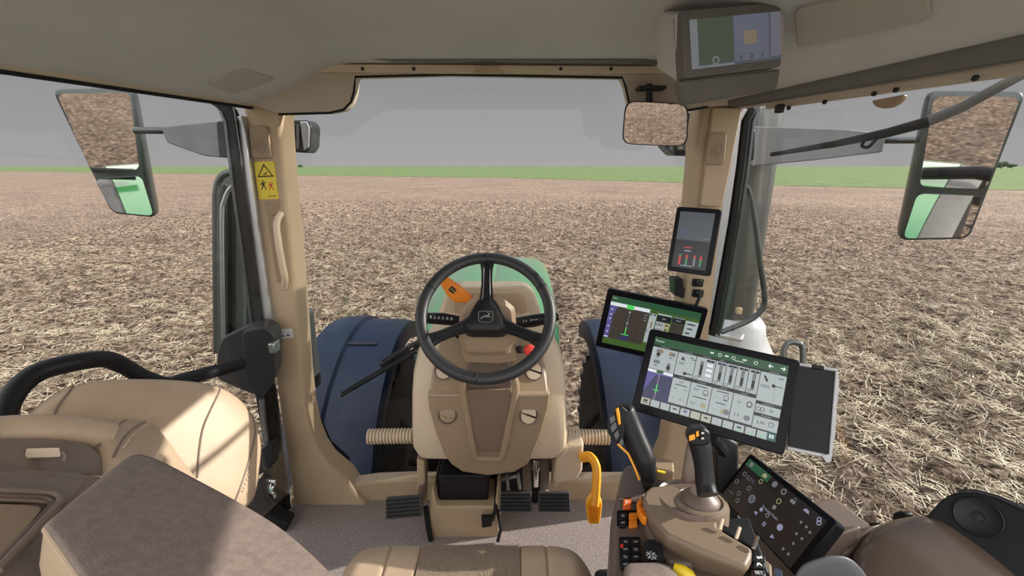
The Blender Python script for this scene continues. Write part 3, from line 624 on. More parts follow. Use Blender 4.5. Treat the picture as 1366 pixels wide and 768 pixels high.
# ---------------------------------------------------------------- left door
def door():
    d = semp('door_1', (-.9, 1.2, 0))
    dk = [(281, 131), (292, 138), (301, 148), (308, 163), (312, 200), (318, 250), (328, 320), (341, 420), (352, 500), (364, 590), (376, 690), (378, 720)]
    m = MB(); m.prism(ribbon(dk, 13, 1.46), (0, .04, 0)); m.build('door_seal', RUBBER, d, bevel=.003)
    sv = [(313, 155), (318, 180), (327, 250), (338, 330), (350, 410), (358, 450)]
    m = MB(); m.prism(ribbon([(x+3, y) for x, y in sv], 13, 1.475), (0, .04, 0)); m.build('silver_strip', ALU, d, bevel=.003)
    dk2 = [(x-8, y) for x, y in dk[2:]]
    m = MB(); m.prism(ribbon(dk2, 4, 1.455), (0, .03, 0)); m.build('frame_edge', DSTEEL, d, bevel=.002)
    a, b = V((xL(1.46)-.03, 1.46, 0)), V((xL(.4)-.03, .4, 0))
    m = MB(); m.prism([a + V((0,0,.1)), b + V((0,0,.1)), b + V((0,0,1.49)), a + V((0,0,1.49))], (-.005, .0015, 0)); m.build('glass', GLASS, d)
    # hinge and handle box
    Y = 1.36
    m = MB(); m.prism(rnd([wy(*q, Y) for q in ((322, 442), (352, 436), (366, 446), (367, 500), (352, 532), (342, 532), (326, 500))], .02), (-.02, .09, 0)); hb = m.build('hinge_cover', CHAR, d, bevel=.012, seg=3)
    m = MB(); m.prism(rnd([wy(*q, Y+.03) for q in ((289, 468), (296, 450), (330, 434), (350, 440), (340, 528), (318, 518), (288, 506))], .02), (0, .07, 0)); m.build('latch_housing', CHAR, d, bevel=.01, seg=3)
    m = MB(); m.box(wy(366, 462, Y), (.02, .04, .035)); m.build('latch_pin', STEEL, d, bevel=.004)
    # curved black grab rail
    P = lambda x, y, t: W(x, y, t)
    pts = cr([P(2, 590, .83), P(6, 552, .86), P(22, 520, .89), P(52, 496, .93), P(100, 483, .98), P(140, 479, 1.04), P(165, 488, 1.08), P(192, 503, 1.12), P(222, 512, 1.17), P(242, 507, 1.21), P(282, 496, 1.30), P(322, 485, 1.40)], 5)
    m = MB(); m.tube(pts, [.0195]*30 + [.0185]*(len(pts)-30), 16); m.build('grab_rail', BLACK, d)
    m = MB(); m.tube([P(240, 511, 1.18), P(318, 490, 1.41)], .006, 8); m.build('pull_cord', BLACK, d)
    # lower frame, gas strut and linkage
    m = MB(); m.prism([wy(*q, 1.42) for q in ((340, 528), (354, 528), (368, 640), (372, 690), (340, 690), (350, 640), (352, 600))], (0, .05, 0)); m.build('lower_frame', BLACK, d, bevel=.006)
    m = MB(); m.tube([wy(349, 532, 1.40), wy(352, 565, 1.40), wy(358, 605, 1.40)], .009, 10); m.build('gas_strut', STEEL, d)
    m = MB(); m.prism(rnd([wy(*q, 1.38) for q in ((342, 604), (358, 592), (364, 600), (362, 624), (345, 634))], .008), (0, .05, 0)); m.build('bracket', CHAR, d, bevel=.005)
    m = MB(); m.tube(cr([wy(360, 640, 1.40), wy(366, 645, 1.39), wy(362, 654, 1.38), wy(367, 662, 1.38), wy(364, 672, 1.40)], 5), .006, 8); m.tube([wy(355, 640, 1.40), wy(368, 641, 1.40)], .008, 8); m.build('linkage', CHROME, d)
    m = MB(); m.prism([wy(*q, 1.36) for q in ((318, 690), (345, 640), (362, 690), (385, 700), (370, 730), (318, 730))], (0, .06, 0)); m.build('door_sill', BLACK, d, bevel=.006)
door()
# ---------------------------------------------------------------- roller blinds
def blinds():
    Y = 1.40; t = thing('roller_blind', 'dark roller blind bar across the ceiling above the windshield', 'blind', wy(640, 80, Y))
    m = MB(); m.prism(rnd([wy(*q, Y) for q in ((386, 70), (905, 76), (905, 83), (386, 77))], .003), (0, .04, 0)); m.build('pull_bar', GREYP, t, bevel=.003)
    m = MB(); m.prism(rnd([wy(*q, Y-.006) for q in ((383, 69), (394, 69), (394, 89), (383, 89))], .004), (0, .03, 0)); m.build('end_cap', GREYP, t, bevel=.003)
    a, b = V((xR(1.5)-.03, 1.47, 1.488)), V((xR(.45)-.055, .45, 1.505)); t = thing('side_roller_blind', 'dark roller blind cassette along the ceiling above the right window', 'blind', a)
    m = MB(); k = [.014 + .020*(i/10) for i in range(11)]; m.tube([a.lerp(b, i/10) for i in range(11)], k, 16); m.build('cassette', HAZEG, t)
    m = MB(); m.tube([a.lerp(b, i/4) + V((.012, 0, -.012-.018*i/4)) for i in range(5)], .006, 8); m.build('pull_bar', GREYP, t)
    a, b = V((xR(1.42)+.0, 1.36, 1.468)), V((xR(.4)-.005, .4, 1.462)); m = MB()
    m.prism([a + V(q) for q in ((-.012, 0, .02), (.012, 0, .02), (.012, 0, -.014), (-.008, 0, -.014))], b-a); m.build('rail', HEADB, t, bevel=.004)
    n = V((-1, -.29, 0)).normalized(); p0 = a + n*.012
    for px, py in ((1053, 144), (1101, 136), (1167, 125), (1196, 120), (1302, 104)): s = MB(); s.lathe([(.0055, 0), (.0055, .004), (.002, .005)], wp(px, py, p0, n), n, 12); s.build('screw', CHAR, t)
    m = MB(); m.prism([wp(1184 + 21*math.cos(q), 130 + 14*math.sin(q) - 4*math.cos(q), p0, n) for q in [math.pi*k/10 for k in range(11)]], -n*.012); m.build('pull_tab', TAUPE, t, bevel=.002)
    m = MB(); m.box(wp(1040, 145, p0, n), (.02, .02, .022)); m.build('end_cap', CHAR, t, bevel=.004)
blinds()
# ---------------------------------------------------------------- rear view mirror inside
def rearview():
    Y = 1.40; t = thing('rear_view_mirror', 'rounded rectangular rear view mirror hanging right of the windshield top', 'mirror', wy(875, 150, Y))
    q = [(834, 134), (919, 138), (917, 196), (829, 192)]; p = [wy(*a, Y) for a in q]
    # swivel the glass so it looks back over the rear of the cab
    c = sum(p, V())/4; n = V((-.28, -.955, -.12)).normalized(); pp = rnd([wp(*a, c, n) for a in q], .03)
    m = MB(); cc = sum(pp, V())/len(pp); m.loft([[cc + (a-cc)*.8 - n*.035 for a in pp], [a - n*.02 for a in pp], [a + n*.001 for a in pp], [cc + (a-cc)*.985 + n*.003 for a in pp]]); m.build('housing', BLACK, t, sharp=50)
    m = MB(); m.prism([cc + (a-cc)*.955 + n*.0025 for a in pp], n*.002); m.build('mirror_glass', MIRR, t)
    m = MB(); m.tube([wy(866, 112, Y+.03), wy(866, 150, Y+.03)], .010, 10); m.box(wy(868, 118, Y+.04), (.08, .05, .01)); m.build('bracket', CHAR, t, bevel=.003)
rearview()
# ================================================================== STEERING CONSOLE
def steering():
    t = thing('steering_console', 'beige steering console with round vents between the front pillars', 'console', wy(652, 690, 1.35))
    # outer cowl: lofted from the dash top down to the knees
    rows = [(379, 604, 700, 1.56), (388, 594, 710, 1.52), (408, 588, 716, 1.48), (440, 574, 730, 1.44), (470, 556, 748, 1.40), (500, 549, 755, 1.36), (530, 547, 757, 1.33), (575, 547, 758, 1.33), (600, 548, 757, 1.335), (612, 556, 748, 1.345)]
    m = MB(); rg = []
    for py, xl, xr, y in rows:
        a, b = wy(xl, py, y), wy(xr, py, y); r = .035 if py > 400 else .02; z = a.z; yb = 1.60
        rg.append([V(q) for q in ((a.x+.01, yb, z), (a.x, y+r, z), (a.x+r*.25, y+r*.3, z), (a.x+r, y, z), (a.x*.6+b.x*.4, y-.004, z), (a.x*.4+b.x*.6, y-.004, z), (b.x-r, y, z), (b.x-r*.25, y+r*.3, z), (b.x, y+r, z), (b.x-.01, yb, z))])
    m.loft(rg); m.build('cowl', BEIGEL, t, sharp=40, bevel=.004)
    # dash hood (binnacle behind the wheel)
    m = MB(); m.prism(rnd([wy(*q, 1.47) for q in ((590, 416), (597, 389), (612, 382), (700, 382), (712, 391), (722, 418), (726, 440), (586, 440))], .02), (0, .08, 0)); m.build('binnacle', BEIGEL, t, bevel=.012, seg=3)
    m = MB(); m.prism(rnd([wy(*q, 1.466) for q in ((604, 408), (608, 391), (697, 391), (704, 408), (700, 420), (606, 420))], .01), (0, .01, 0)); m.build('binnacle_face', BEIGE, t, bevel=.003)
    # sloping deck and front panel
    yr, yb = 1.262, 1.318
    deck = [wy(572, 526, yr), wy(732, 526, yr), wy(728, 490, 1.33), wy(716, 440, 1.43), (wy(590, 440, 1.43)), wy(577, 490, 1.33)]
    m = MB(); m.prism(deck, (0, .03, -.05)); m.build('deck', TAUPE, t, bevel=.008)
    yof = lambda py: yr + (yb-yr)*(py-530)/(634-530)
    fp = [(570, 524), (572, 545), (582, 580), (593, 608), (602, 620), (617, 630), (652, 635), (687, 630), (703, 620), (711, 608), (722, 580), (732, 545), (734, 524)]
    m = MB(); m.prism([wy(x, y, yof(y)) for x, y in fp], (0, .035, 0)); m.build('front_panel', TAUPE, t, bevel=.008, seg=3)
    # raised U rim around the central trough
    u = [(620, 500), (617, 520), (624, 560), (631, 596), (636, 610), (652, 611), (668, 610), (673, 596), (680, 560), (688, 520), (685, 500)]
    m = MB(); m.tube(cr([wy(x, y, yof(y)-.004) for x, y in u], 4), .011, 10); m.build('trough_rim', TAUPE, t)
    m = MB(); m.prism(rnd([wy(x, y, yof(y)-.003) for x, y in ((623, 520), (682, 520), (668, 603), (637, 603))], .012), (0, .012, 0)); m.build('trough', PALM, t)
    m = MB(); m.tube([wy(572, 527, yr-.002), wy(616, 527, yr-.002)], .006, 8); m.build('ridge', TAUPE, t); m = MB(); m.tube([wy(689, 527, yr-.002), wy(732, 527, yr-.002)], .006, 8); m.build('ridge', TAUPE, t)
    # round vents
    def vent(px, py, y, n, closed, nm='air_vent'):
        n = V(n).normalized(); c = wy(px, py, y); m = MB(); m.lathe([(.031, -.004), (.031, .003), (.027, .005), (.026, -.002)], c, n, 28); o = m.build(nm, BROWN, t)
        f = Fr(c, V((1, 0, 0)), n.cross(V((1, 0, 0)))); m = MB()
        if closed: m.lathe([(.0255, -.002), (.0255, .003), (.02, .005), (0, .006)], c, n, 28); m.tube(cr([f.at(-.02, .004, .006), f.at(-.005, -.007, .007), f.at(.02, -.009, .006)], 4), .0012, 6)
        else:
            for s in (-1, 1):
                a0 = 0 if s > 0 else math.pi
                m.prism([f.at(.024*math.cos(a0+q) , .024*math.sin(a0+q) + s*.0035, .001) for q in [math.pi*k/12 - .35 for k in range(13)]], n*.004)
        m.build('vent_flap', TAUPE if closed else BEIGEL, o)
        if not closed: m = MB(); m.lathe([(.0255, -.002), (0, -.001)], c, n, 24); m.build('vent_throat', BLACK, o)
    nf = V((0, -1, .18)); vent(597, 553, yof(553)-.002, nf, True); vent(705, 553, yof(553)-.002, nf, False)
    nd = V((0, -.75, .66)); vent(592, 494, 1.316, nd, False); vent(712, 495, 1.316, nd, False)
    # steering column: lower neck, body and switch head
    m = MB(); m.prism(rnd([wy(*q, 1.27) for q in ((624, 482), (680, 482), (684, 516), (676, 524), (628, 524), (620, 514))], .012), (0, .1, .05)); m.build('column_neck', BROWN, t, bevel=.006)
    m = MB(); m.prism(rnd([wy(*q, 1.25) for q in ((616, 470), (690, 470), (688, 482), (664, 485), (620, 483))], .006), (0, .09, .03)); m.build('column_collar', TAUPE, t, bevel=.006)
    m = MB(); m.loft([rnd([wy(*q, Y) for q in ((613, 412), (636, 392), (664, 392), (687, 410), (690, 452), (675, 474), (622, 474), (612, 450))], .012) for Y in (1.36, 1.25)] + [rnd([wy(*q, 1.238) for q in ((618, 416), (638, 397), (662, 397), (682, 414), (684, 450), (672, 469), (625, 469), (617, 448))], .012)]); m.build('switch_head', TAUPE, t, sharp=30)
    # stalks
    m = MB(); m.tube([wy(612, 428, 1.29), wy(590, 425, 1.28), wy(567, 424, 1.27)], [.016, .019, .017], 12, flat=.85); s = m.build('indicator_stalk', BLACK, t)
    f = Fr(wy(590, 424, 1.258), wy(612, 427, 1.29)-wy(567, 423, 1.27), V((0, .4, 1))); m = MB()
    for k, w in enumerate((.004, .003, .003, .003, .005, .006)): m.face(f.rect(-.036+k*.012, -.004, -.036+k*.012+w, .004, .003))
    m.build('stalk_symbols', GREYINK, s)
    m = MB(); m.tube([wy(686, 431, 1.29), wy(710, 428, 1.28), wy(727, 425, 1.27), wy(745, 422, 1.27)], [.016, .020, .018, .012], 12, flat=.85); s = m.build('transmission_stalk', BLACK, t)
    f = Fr(wy(708, 427, 1.256), wy(727, 425, 1.27)-wy(686, 431, 1.29), V((0, .4, 1))); m = MB()
    for k, (u, w, h) in enumerate(((-.022, .002, .009), (-.017, .005, .002), (-.013, .002, .008), (0, .002, .009), (.006, .006, .003), (.014, .008, .002))): m.face(f.rect(u, -h/2, u+w, h/2, .004))
    m.build('stalk_symbols', GREYINK, s)
    m = MB(); m.tube([wy(612, 447, 1.30), wy(604, 440, 1.29), wy(596, 446, 1.29)], .012, 10); m.build('tilt_lever', BLACK, t)
    # red knob
    m = MB(); m.tube([wy(690, 466, 1.27), wy(698, 466, 1.26)], .012, 12); k = m.build('knob_stem', BLACK, t)
    m = MB(); m.lathe([(.009, 0), (.0165, .004), (.0175, .012), (.015, .019), (0, .021)], wy(705, 466, 1.245), (.25, -1, .2), 20); m.build('red_knob', RED, t, label='red push knob')
    # orange reverser lever
    m = MB(); m.prism([wy(*q, 1.33) for q in ((594, 370), (609, 380), (628, 395), (634, 405), (629, 412), (621, 405), (605, 404), (595, 393), (586, 378))], (0, .02, .004)); o = m.build('reverser_lever', ORANGE, t, bevel=.006, seg=3, label='orange reverser lever')
    f = Fr(wy(603.5, 386.5, 1.329), wy(611, 392, 1.33)-wy(597, 381, 1.33), wy(600, 382, 1.33)-wy(596, 390, 1.33)); m = MB().use(INK); m.face(f.rect(-.010, -.009, .010, .009, .0006, .002)); m.use(YELL)
    for u in (-.005, .003): m.face([f.at(u, -.004, .0012), f.at(u+.004, 0, .0012), f.at(u, .004, .0012), f.at(u+.001, 0, .0012)])
    m.build('lever_icon', None, o)
    # bellows ducts
    for x0, x1, y0 in ((491, 552, 582), (754, 814, 582)):
        m = MB(); a, b = wy(x0, y0, 1.44), wy(x1, y0 + (1 if x0 > 600 else -1), 1.44); n = 14; pr = []
        for k in range(n):
            for fr_, r in ((0, .0205), (.12, .0275), (.58, .0275), (.70, .0205)): pr.append((r, (b-a).length*(k+fr_)/n))
        m.lathe(pr, a, b-a, 24); m.build('bellows_duct', BEIGEL, t)
    # right side bracket
    m = MB(); m.prism([wy(*q, 1.36) for q in ((742, 612), (757, 596), (779, 592), (777, 628), (770, 640), (742, 646), (738, 640))], (0, .12, 0)); m.build('side_bracket', BEIGEL, t, bevel=.008)
    m = MB(); m.prism([wy(*q, 1.40) for q in ((556, 612), (566, 616), (568, 672), (556, 676))], (0, .05, 0)); m.build('support_post', BEIGE, t, bevel=.005); m = MB(); m.prism([wy(*q, 1.42) for q in ((738, 618), (746, 618), (744, 650), (736, 650))], (0, .05, 0)); m.build('support_post', BEIGE, t, bevel=.005)
    # tunnel between the pedals
    m = MB(); m.prism([wy(*q, 1.34) for q in ((571, 684), (577, 650), (583, 676), (660, 676), (664, 650), (667, 682), (667, 722), (571, 722))], (0, .16, 0)); m.build('tunnel', BEIGE, t, bevel=.008)
    m = MB(); m.prism(rnd([wy(*q, 1.375) for q in ((585, 634), (648, 634), (652, 640), (650, 680), (646, 683), (585, 683))], .006), (0, .14, 0)); b = m.build('heater_box', BLACK, t, bevel=.008)
    m = MB(); m.box((CX, 1.53, .17), (.40, .05, .34)); m.build('firewall', BLACK, t, bevel=.01)
    m = MB(); m.tube([wy(568, 676, 1.335), wy(571, 700, 1.33), wy(575, 722, 1.325)], .010, 8); m.build('tunnel_edge', RUBBER, t); m = MB(); m.tube([wy(664, 680, 1.335), wy(668, 706, 1.32), wy(664, 722, 1.31)], .006, 8); m.build('tunnel_edge', RUBBER, t)
    m = MB(); m.tube([wy(715, 612, 1.44), wy(715, 626, 1.43)], .016, 14); m.tube([wy(715, 626, 1.43), wy(715, 648, 1.42)], .010, 14); m.build('brake_cylinder', CHROME, t)
    m = MB()
    for a, b, r in (((664, 640), (690, 634), .008), ((676, 632), (678, 655), .007), ((690, 630), (694, 652), .007)): m.tube([wy(*a, 1.45), wy(*b, 1.44)], r, 8)
    m.build('linkage', STEEL, t)
steering()
def pedals():
    def pedal(label, pad, arm, name='pedal', grp=None):
        p = [wy(*pad[i], 1.32 if i < 2 else 1.295) for i in range(4)]; t = thing(name, label, 'pedal', p[3], grp)
        m = MB(); n = (p[1]-p[0]).cross(p[0]-p[3]).normalized(); m.prism(rnd(p, .006), -n*.016); o = m.build('pad', PADM, t, bevel=.003)
        f = Fr(p[3], p[2]-p[3], p[0]-p[3]); w = (p[2]-p[3]).length; h = (p[0]-p[3]).dot(f.uy); m = MB()
        for k in range(5): v = h*(.10 + .18*k); m.prism(f.rect(w*.05, v, w*.95, v+h*.09, 0), f.n*.004)
        m.build('grip_rib', BLACK, o, bevel=.001)
        m = MB(); m.tube([wy(*q, y) for q, y in arm], .011, 10, flat=1.4); m.build('arm', BROWN, t)
    pedal('black ribbed clutch pedal left of the tunnel', [(515, 664), (562, 661), (563, 689), (514, 693)], [((560, 672), 1.33), ((564, 650), 1.40), ((566, 615), 1.46)], 'clutch_pedal')
    pedal('left of the two black ribbed brake pedals', [(668, 656), (709, 656), (709, 683), (666, 683)], [((704, 660), 1.33), ((703, 640), 1.38), ((702, 612), 1.44)], 'brake_pedal', 'brake pedals')
    pedal('right of the two black ribbed brake pedals', [(718, 656), (760, 656), (762, 683), (718, 683)], [((726, 660), 1.33), ((727, 640), 1.38), ((728, 612), 1.44)], 'brake_pedal', 'brake pedals')
    t = thing('tilt_pedal', 'small black foot pedal on the right edge of the tunnel', 'pedal', wy(650, 704, 1.31))
    m = MB(); m.prism(rnd([wy(*q, 1.315) for q in ((642, 690), (657, 690), (656, 702), (643, 704))], .004), (0, .015, 0)); m.build('pad', BLACK, t, bevel=.003)
    m = MB(); m.tube([wy(656, 694, 1.325), wy(661, 680, 1.33), wy(662, 655, 1.38), wy(662, 640, 1.42)], .007, 8); m.build('arm', BLACK, t)
    # orange hand brake lever
    t = thing('brake_lever', 'bright orange lever bent down beside the steering console', 'lever', wy(793, 698, 1.20))
    m = MB(); m.tube(cr([wy(776, 610, 1.34), wy(786, 609, 1.32), wy(793, 616, 1.30), (wy(796, 630, 1.28)), wy(794, 665, 1.24), wy(793, 674, 1.23)], 5), .018, 12, flat=.75); m.build('arm', YORANGE, t)
    m = MB(); m.prism([wy(x, y, 1.235 - (y-662)*.0007) for x, y in ((789, 662), (797, 662), (804, 673), (801, 697), (798, 700), (787, 700), (784, 697), (781, 674))], (0, .014, .012)); g = m.build('grip', YORANGE, t, bevel=.005, seg=3)
    m = MB()
    for x in (787.5, 792.5, 797.5): m.prism([wy(x-1.2, 676, 1.224), wy(x+1.2, 676, 1.224), wy(x*.6+792.5*.4+1, 695, 1.21), wy(x*.6+792.5*.4-1, 695, 1.21)], (0, .004, .002))
    m.build('grip_groove', ORANGE, g)
pedals()
def wheel_():
    el = math.radians(40); n = V((0, -math.cos(el), math.sin(el))); c = wy(648, 424, 1.19) + V((0, 0, .009)); t = thing('steering_wheel', 'black three spoke steering wheel in front of the driver seat', 'steering wheel', c)
    f = Fr(c, V((1, 0, 0)), V((0, math.sin(el), math.cos(el))))
    m = MB(); m.ring(c, n, .180, .0165, 72, 14, .85); m.build('rim', mat('wheel_leather', (.022, .022, .024), .42, var=.1, bump=.3, bscale=500), t)
    for a in (90, -96, 28, 152): 
        a = math.radians(a); m = MB(); m.ring(f.at(.18*math.cos(a), .18*math.sin(a)), -f.ux*math.sin(a) + f.uy*math.cos(a), .0162, .0012, 20, 6); m.build('rim_seam', BLACK, t)
    for ang, nm in ((90, 'spoke'), (206, 'spoke'), (-26, 'spoke')):
        a = math.radians(ang); d = f.ux*math.cos(a) + f.uy*math.sin(a); s = -f.ux*math.sin(a) + f.uy*math.cos(a); m = MB(); rg = []
        for r, w, h, dz in ((.02, .030, .010, -.018), (.06, .020, .010, -.014), (.10, .016, .009, -.008), (.14, .0165, .008, -.002), (.172, .022, .007, 0)):
            q = c + d*r + n*dz; rg.append([q + s*w*x + n*h*y for x, y in ((-1, -.5), (-.9, .4), (-.55, 1), (-.35, .55), (.35, .55), (.55, 1), (.9, .4), (1, -.5), (.6, -1), (-.6, -1))])
        m.loft(rg); o = m.build(nm, BLACK, t, sharp=40)
    tri = rnd([f.at(x, y, -.022) for x, y in ((-.022, .062), (.022, .062), (.066, -.028), (.052, -.048), (-.052, -.048), (-.066, -.028))], .02); cc = sum(tri, V())/len(tri)
    m = MB(); m.loft([[q - n*.03 for q in tri], tri, [cc + (q-cc)*.95 + n*.010 for q in tri], [cc + (q-cc)*.85 + n*.016 for q in tri], [cc + (q-cc)*.4 + n*.019 for q in tri], [cc + (q-cc)*.05 + n*.019 for q in tri]]); hub = m.build('hub', BLACK, t, sharp=50)
    g = f.at(0, -.004, -.001); f2 = Fr(g, f.ux, f.uy)
    E = mat('emblem_grey', (.22, .22, .22), .4, .3, var=.05); m = MB()
    sh = [(-.021, .015), (0, .0175), (.021, .015), (.0205, -.011), (.016, -.0165), (0, -.018), (-.016, -.0165), (-.0205, -.011)]
    P = rnd([f2.at(x, y, .0) for x, y in sh], .004); ci = sum(P, V())/len(P); Q = [ci + (q-ci)*.92 for q in P]
    k = len(P)
    for i in range(k): m.add([P[i], P[(i+1) % k], Q[(i+1) % k], Q[i]], [(0,1,2,3)])
    deer = [(-.0145, -.007), (-.0125, -.0035), (-.0095, -.001), (-.006, .0015), (-.002, .0018), (.003, .0025), (.006, .0045), (.0075, .0085), (.0105, .0095), (.0125, .0085), (.0135, .0065), (.0105, .0055), (.0095, .0025), (.010, -.0005), (.0145, -.0035), (.0155, -.0065), (.0145, -.0065), (.0135, -.0045), (.0085, -.003), (.003, -.003), (-.003, -.0025), (-.006, -.003), (-.009, -.006), (-.013, -.010), (-.0135, -.0085)]
    m.face([f2.at(x*1.0, y+.001, .0) for x, y in deer]); m.face([f2.at(x, y+.001, .0) for x, y in ((.009, .009), (.0055, .0125), (.0015, .0128), (.001, .012), (.005, .0115), (.008, .0085))])
    m.build('leaping_deer_emblem', E, hub)
wheel_()
# ================================================================== SCREENS
SG = emat('screen_green', (.025, .085, .038), .9); SW = emat('screen_white', (.37, .415, .42), .9); SK = emat('screen_dark', (.02, .022, .028), .6)
SB = emat('screen_blue', (.085, .075, .24), 1.0); SN = emat('screen_navy', (.028, .032, .085), 1.0); ST = emat('screen_brown', (.050, .040, .034), .9)
SI = emat('screen_ink', (.02, .022, .026), .6); SL = emat('screen_lime', (.07, .55, .10), 1.0); SY = emat('screen_yellow', (.33, .31, .17), .9)
SP = emat('screen_pale', (.62, .66, .68), 1.0); SGR = emat('screen_olive', (.05, .105, .022), .9); SM = emat('screen_magenta', (.45, .25, .42), .8)
SGY = emat('screen_grey', (.17, .18, .19), .8); SR = emat('screen_red', (.42, .04, .03), .9); STL = emat('screen_teal', (.02, .09, .075), .9); SC = emat('screen_tan', (.28, .19, .10), .8)
SDK = emat('screen_off_brown', (.022, .017, .016), .6); SBL = emat('screen_lavender', (.25, .26, .37), .9); SHZ = emat('screen_haze', (.075, .085, .10), .8)
SYP = emat('screen_cream', (.40, .41, .33), .9)
class Scr:      # u,v in 0..1 from the top left corner of the lit area
    def __init__(s, fr, u0, v0, u1, v1): s.f = fr; s.a = (u0, v0, u1, v1); s.mb = MB(); s.k = 0
    def xy(s, u, v): a = s.a; return a[0] + (a[2]-a[0])*u, a[3] + (a[1]-a[3])*v
    def R(s, m, u0, v0, u1, v1, d=.0006):
        x0, y1 = s.xy(u0, v0); x1, y0 = s.xy(u1, v1); s.k += 1; s.mb.use(m).face(s.f.rect(x0, y0, x1, y1, d + s.k*4e-6))
    def P(s, m, pts, d=.0012): s.k += 1; s.mb.use(m).face([s.f.at(*s.xy(*p), d + s.k*4e-6) for p in pts])
    def D(s, m, u, v, r, d=.0014, n=14):
        x, y = s.xy(u, v); s.k += 1; s.mb.use(m).face([s.f.at(x + r*math.cos(q), y + r*math.sin(q), d + s.k*4e-6) for q in [2*math.pi*i/n for i in range(n)]])
    def O(s, m, u, v, r, w, d=.0014, n=16, a0=0, a1=2*math.pi):
        x, y = s.xy(u, v); s.mb.use(m)
        for i in range(n):
            q, q2 = a0 + (a1-a0)*i/n, a0 + (a1-a0)*(i+1)/n; s.mb.face([s.f.at(x+R_*math.cos(t), y+R_*math.sin(t), d) for R_, t in ((r, q), (r, q2), (r-w, q2), (r-w, q))])
    def T(s, m, txt, u, v, h, d=.0016, al='CENTER'): x, y = s.xy(u, v); s.mb.use(m).text(txt, s.f, x, y, h, d, al)
def monitor(name, label, quad, width, scr_px, thick=.022, bezel=BLACKG, r=.010, back=True):
    fr, w, h = quadframe(quad, width); t = thing(name, label, 'screen', fr.o)
    m = MB(); m.prism(fr.rect(-w/2, -h/2, w/2, h/2, 0, r), fr.n*-thick); m.build('bezel', bezel, t, bevel=.0025)
    if back:
        m = MB(); m.prism(fr.rect(-w*.38, -h*.36, w*.38, h*.36, -thick*.9, .02), fr.n*-.02); m.build('rear_housing', CHAR, t, bevel=.006)
    uv = [fr.uv(*q) for q in scr_px]
    u0 = (uv[0][0]+uv[3][0])/2; u1 = (uv[1][0]+uv[2][0])/2; v1 = (uv[0][1]+uv[1][1])/2; v0 = (uv[2][1]+uv[3][1])/2
    return t, fr, Scr(fr, u0, v0, u1, v1), w, h
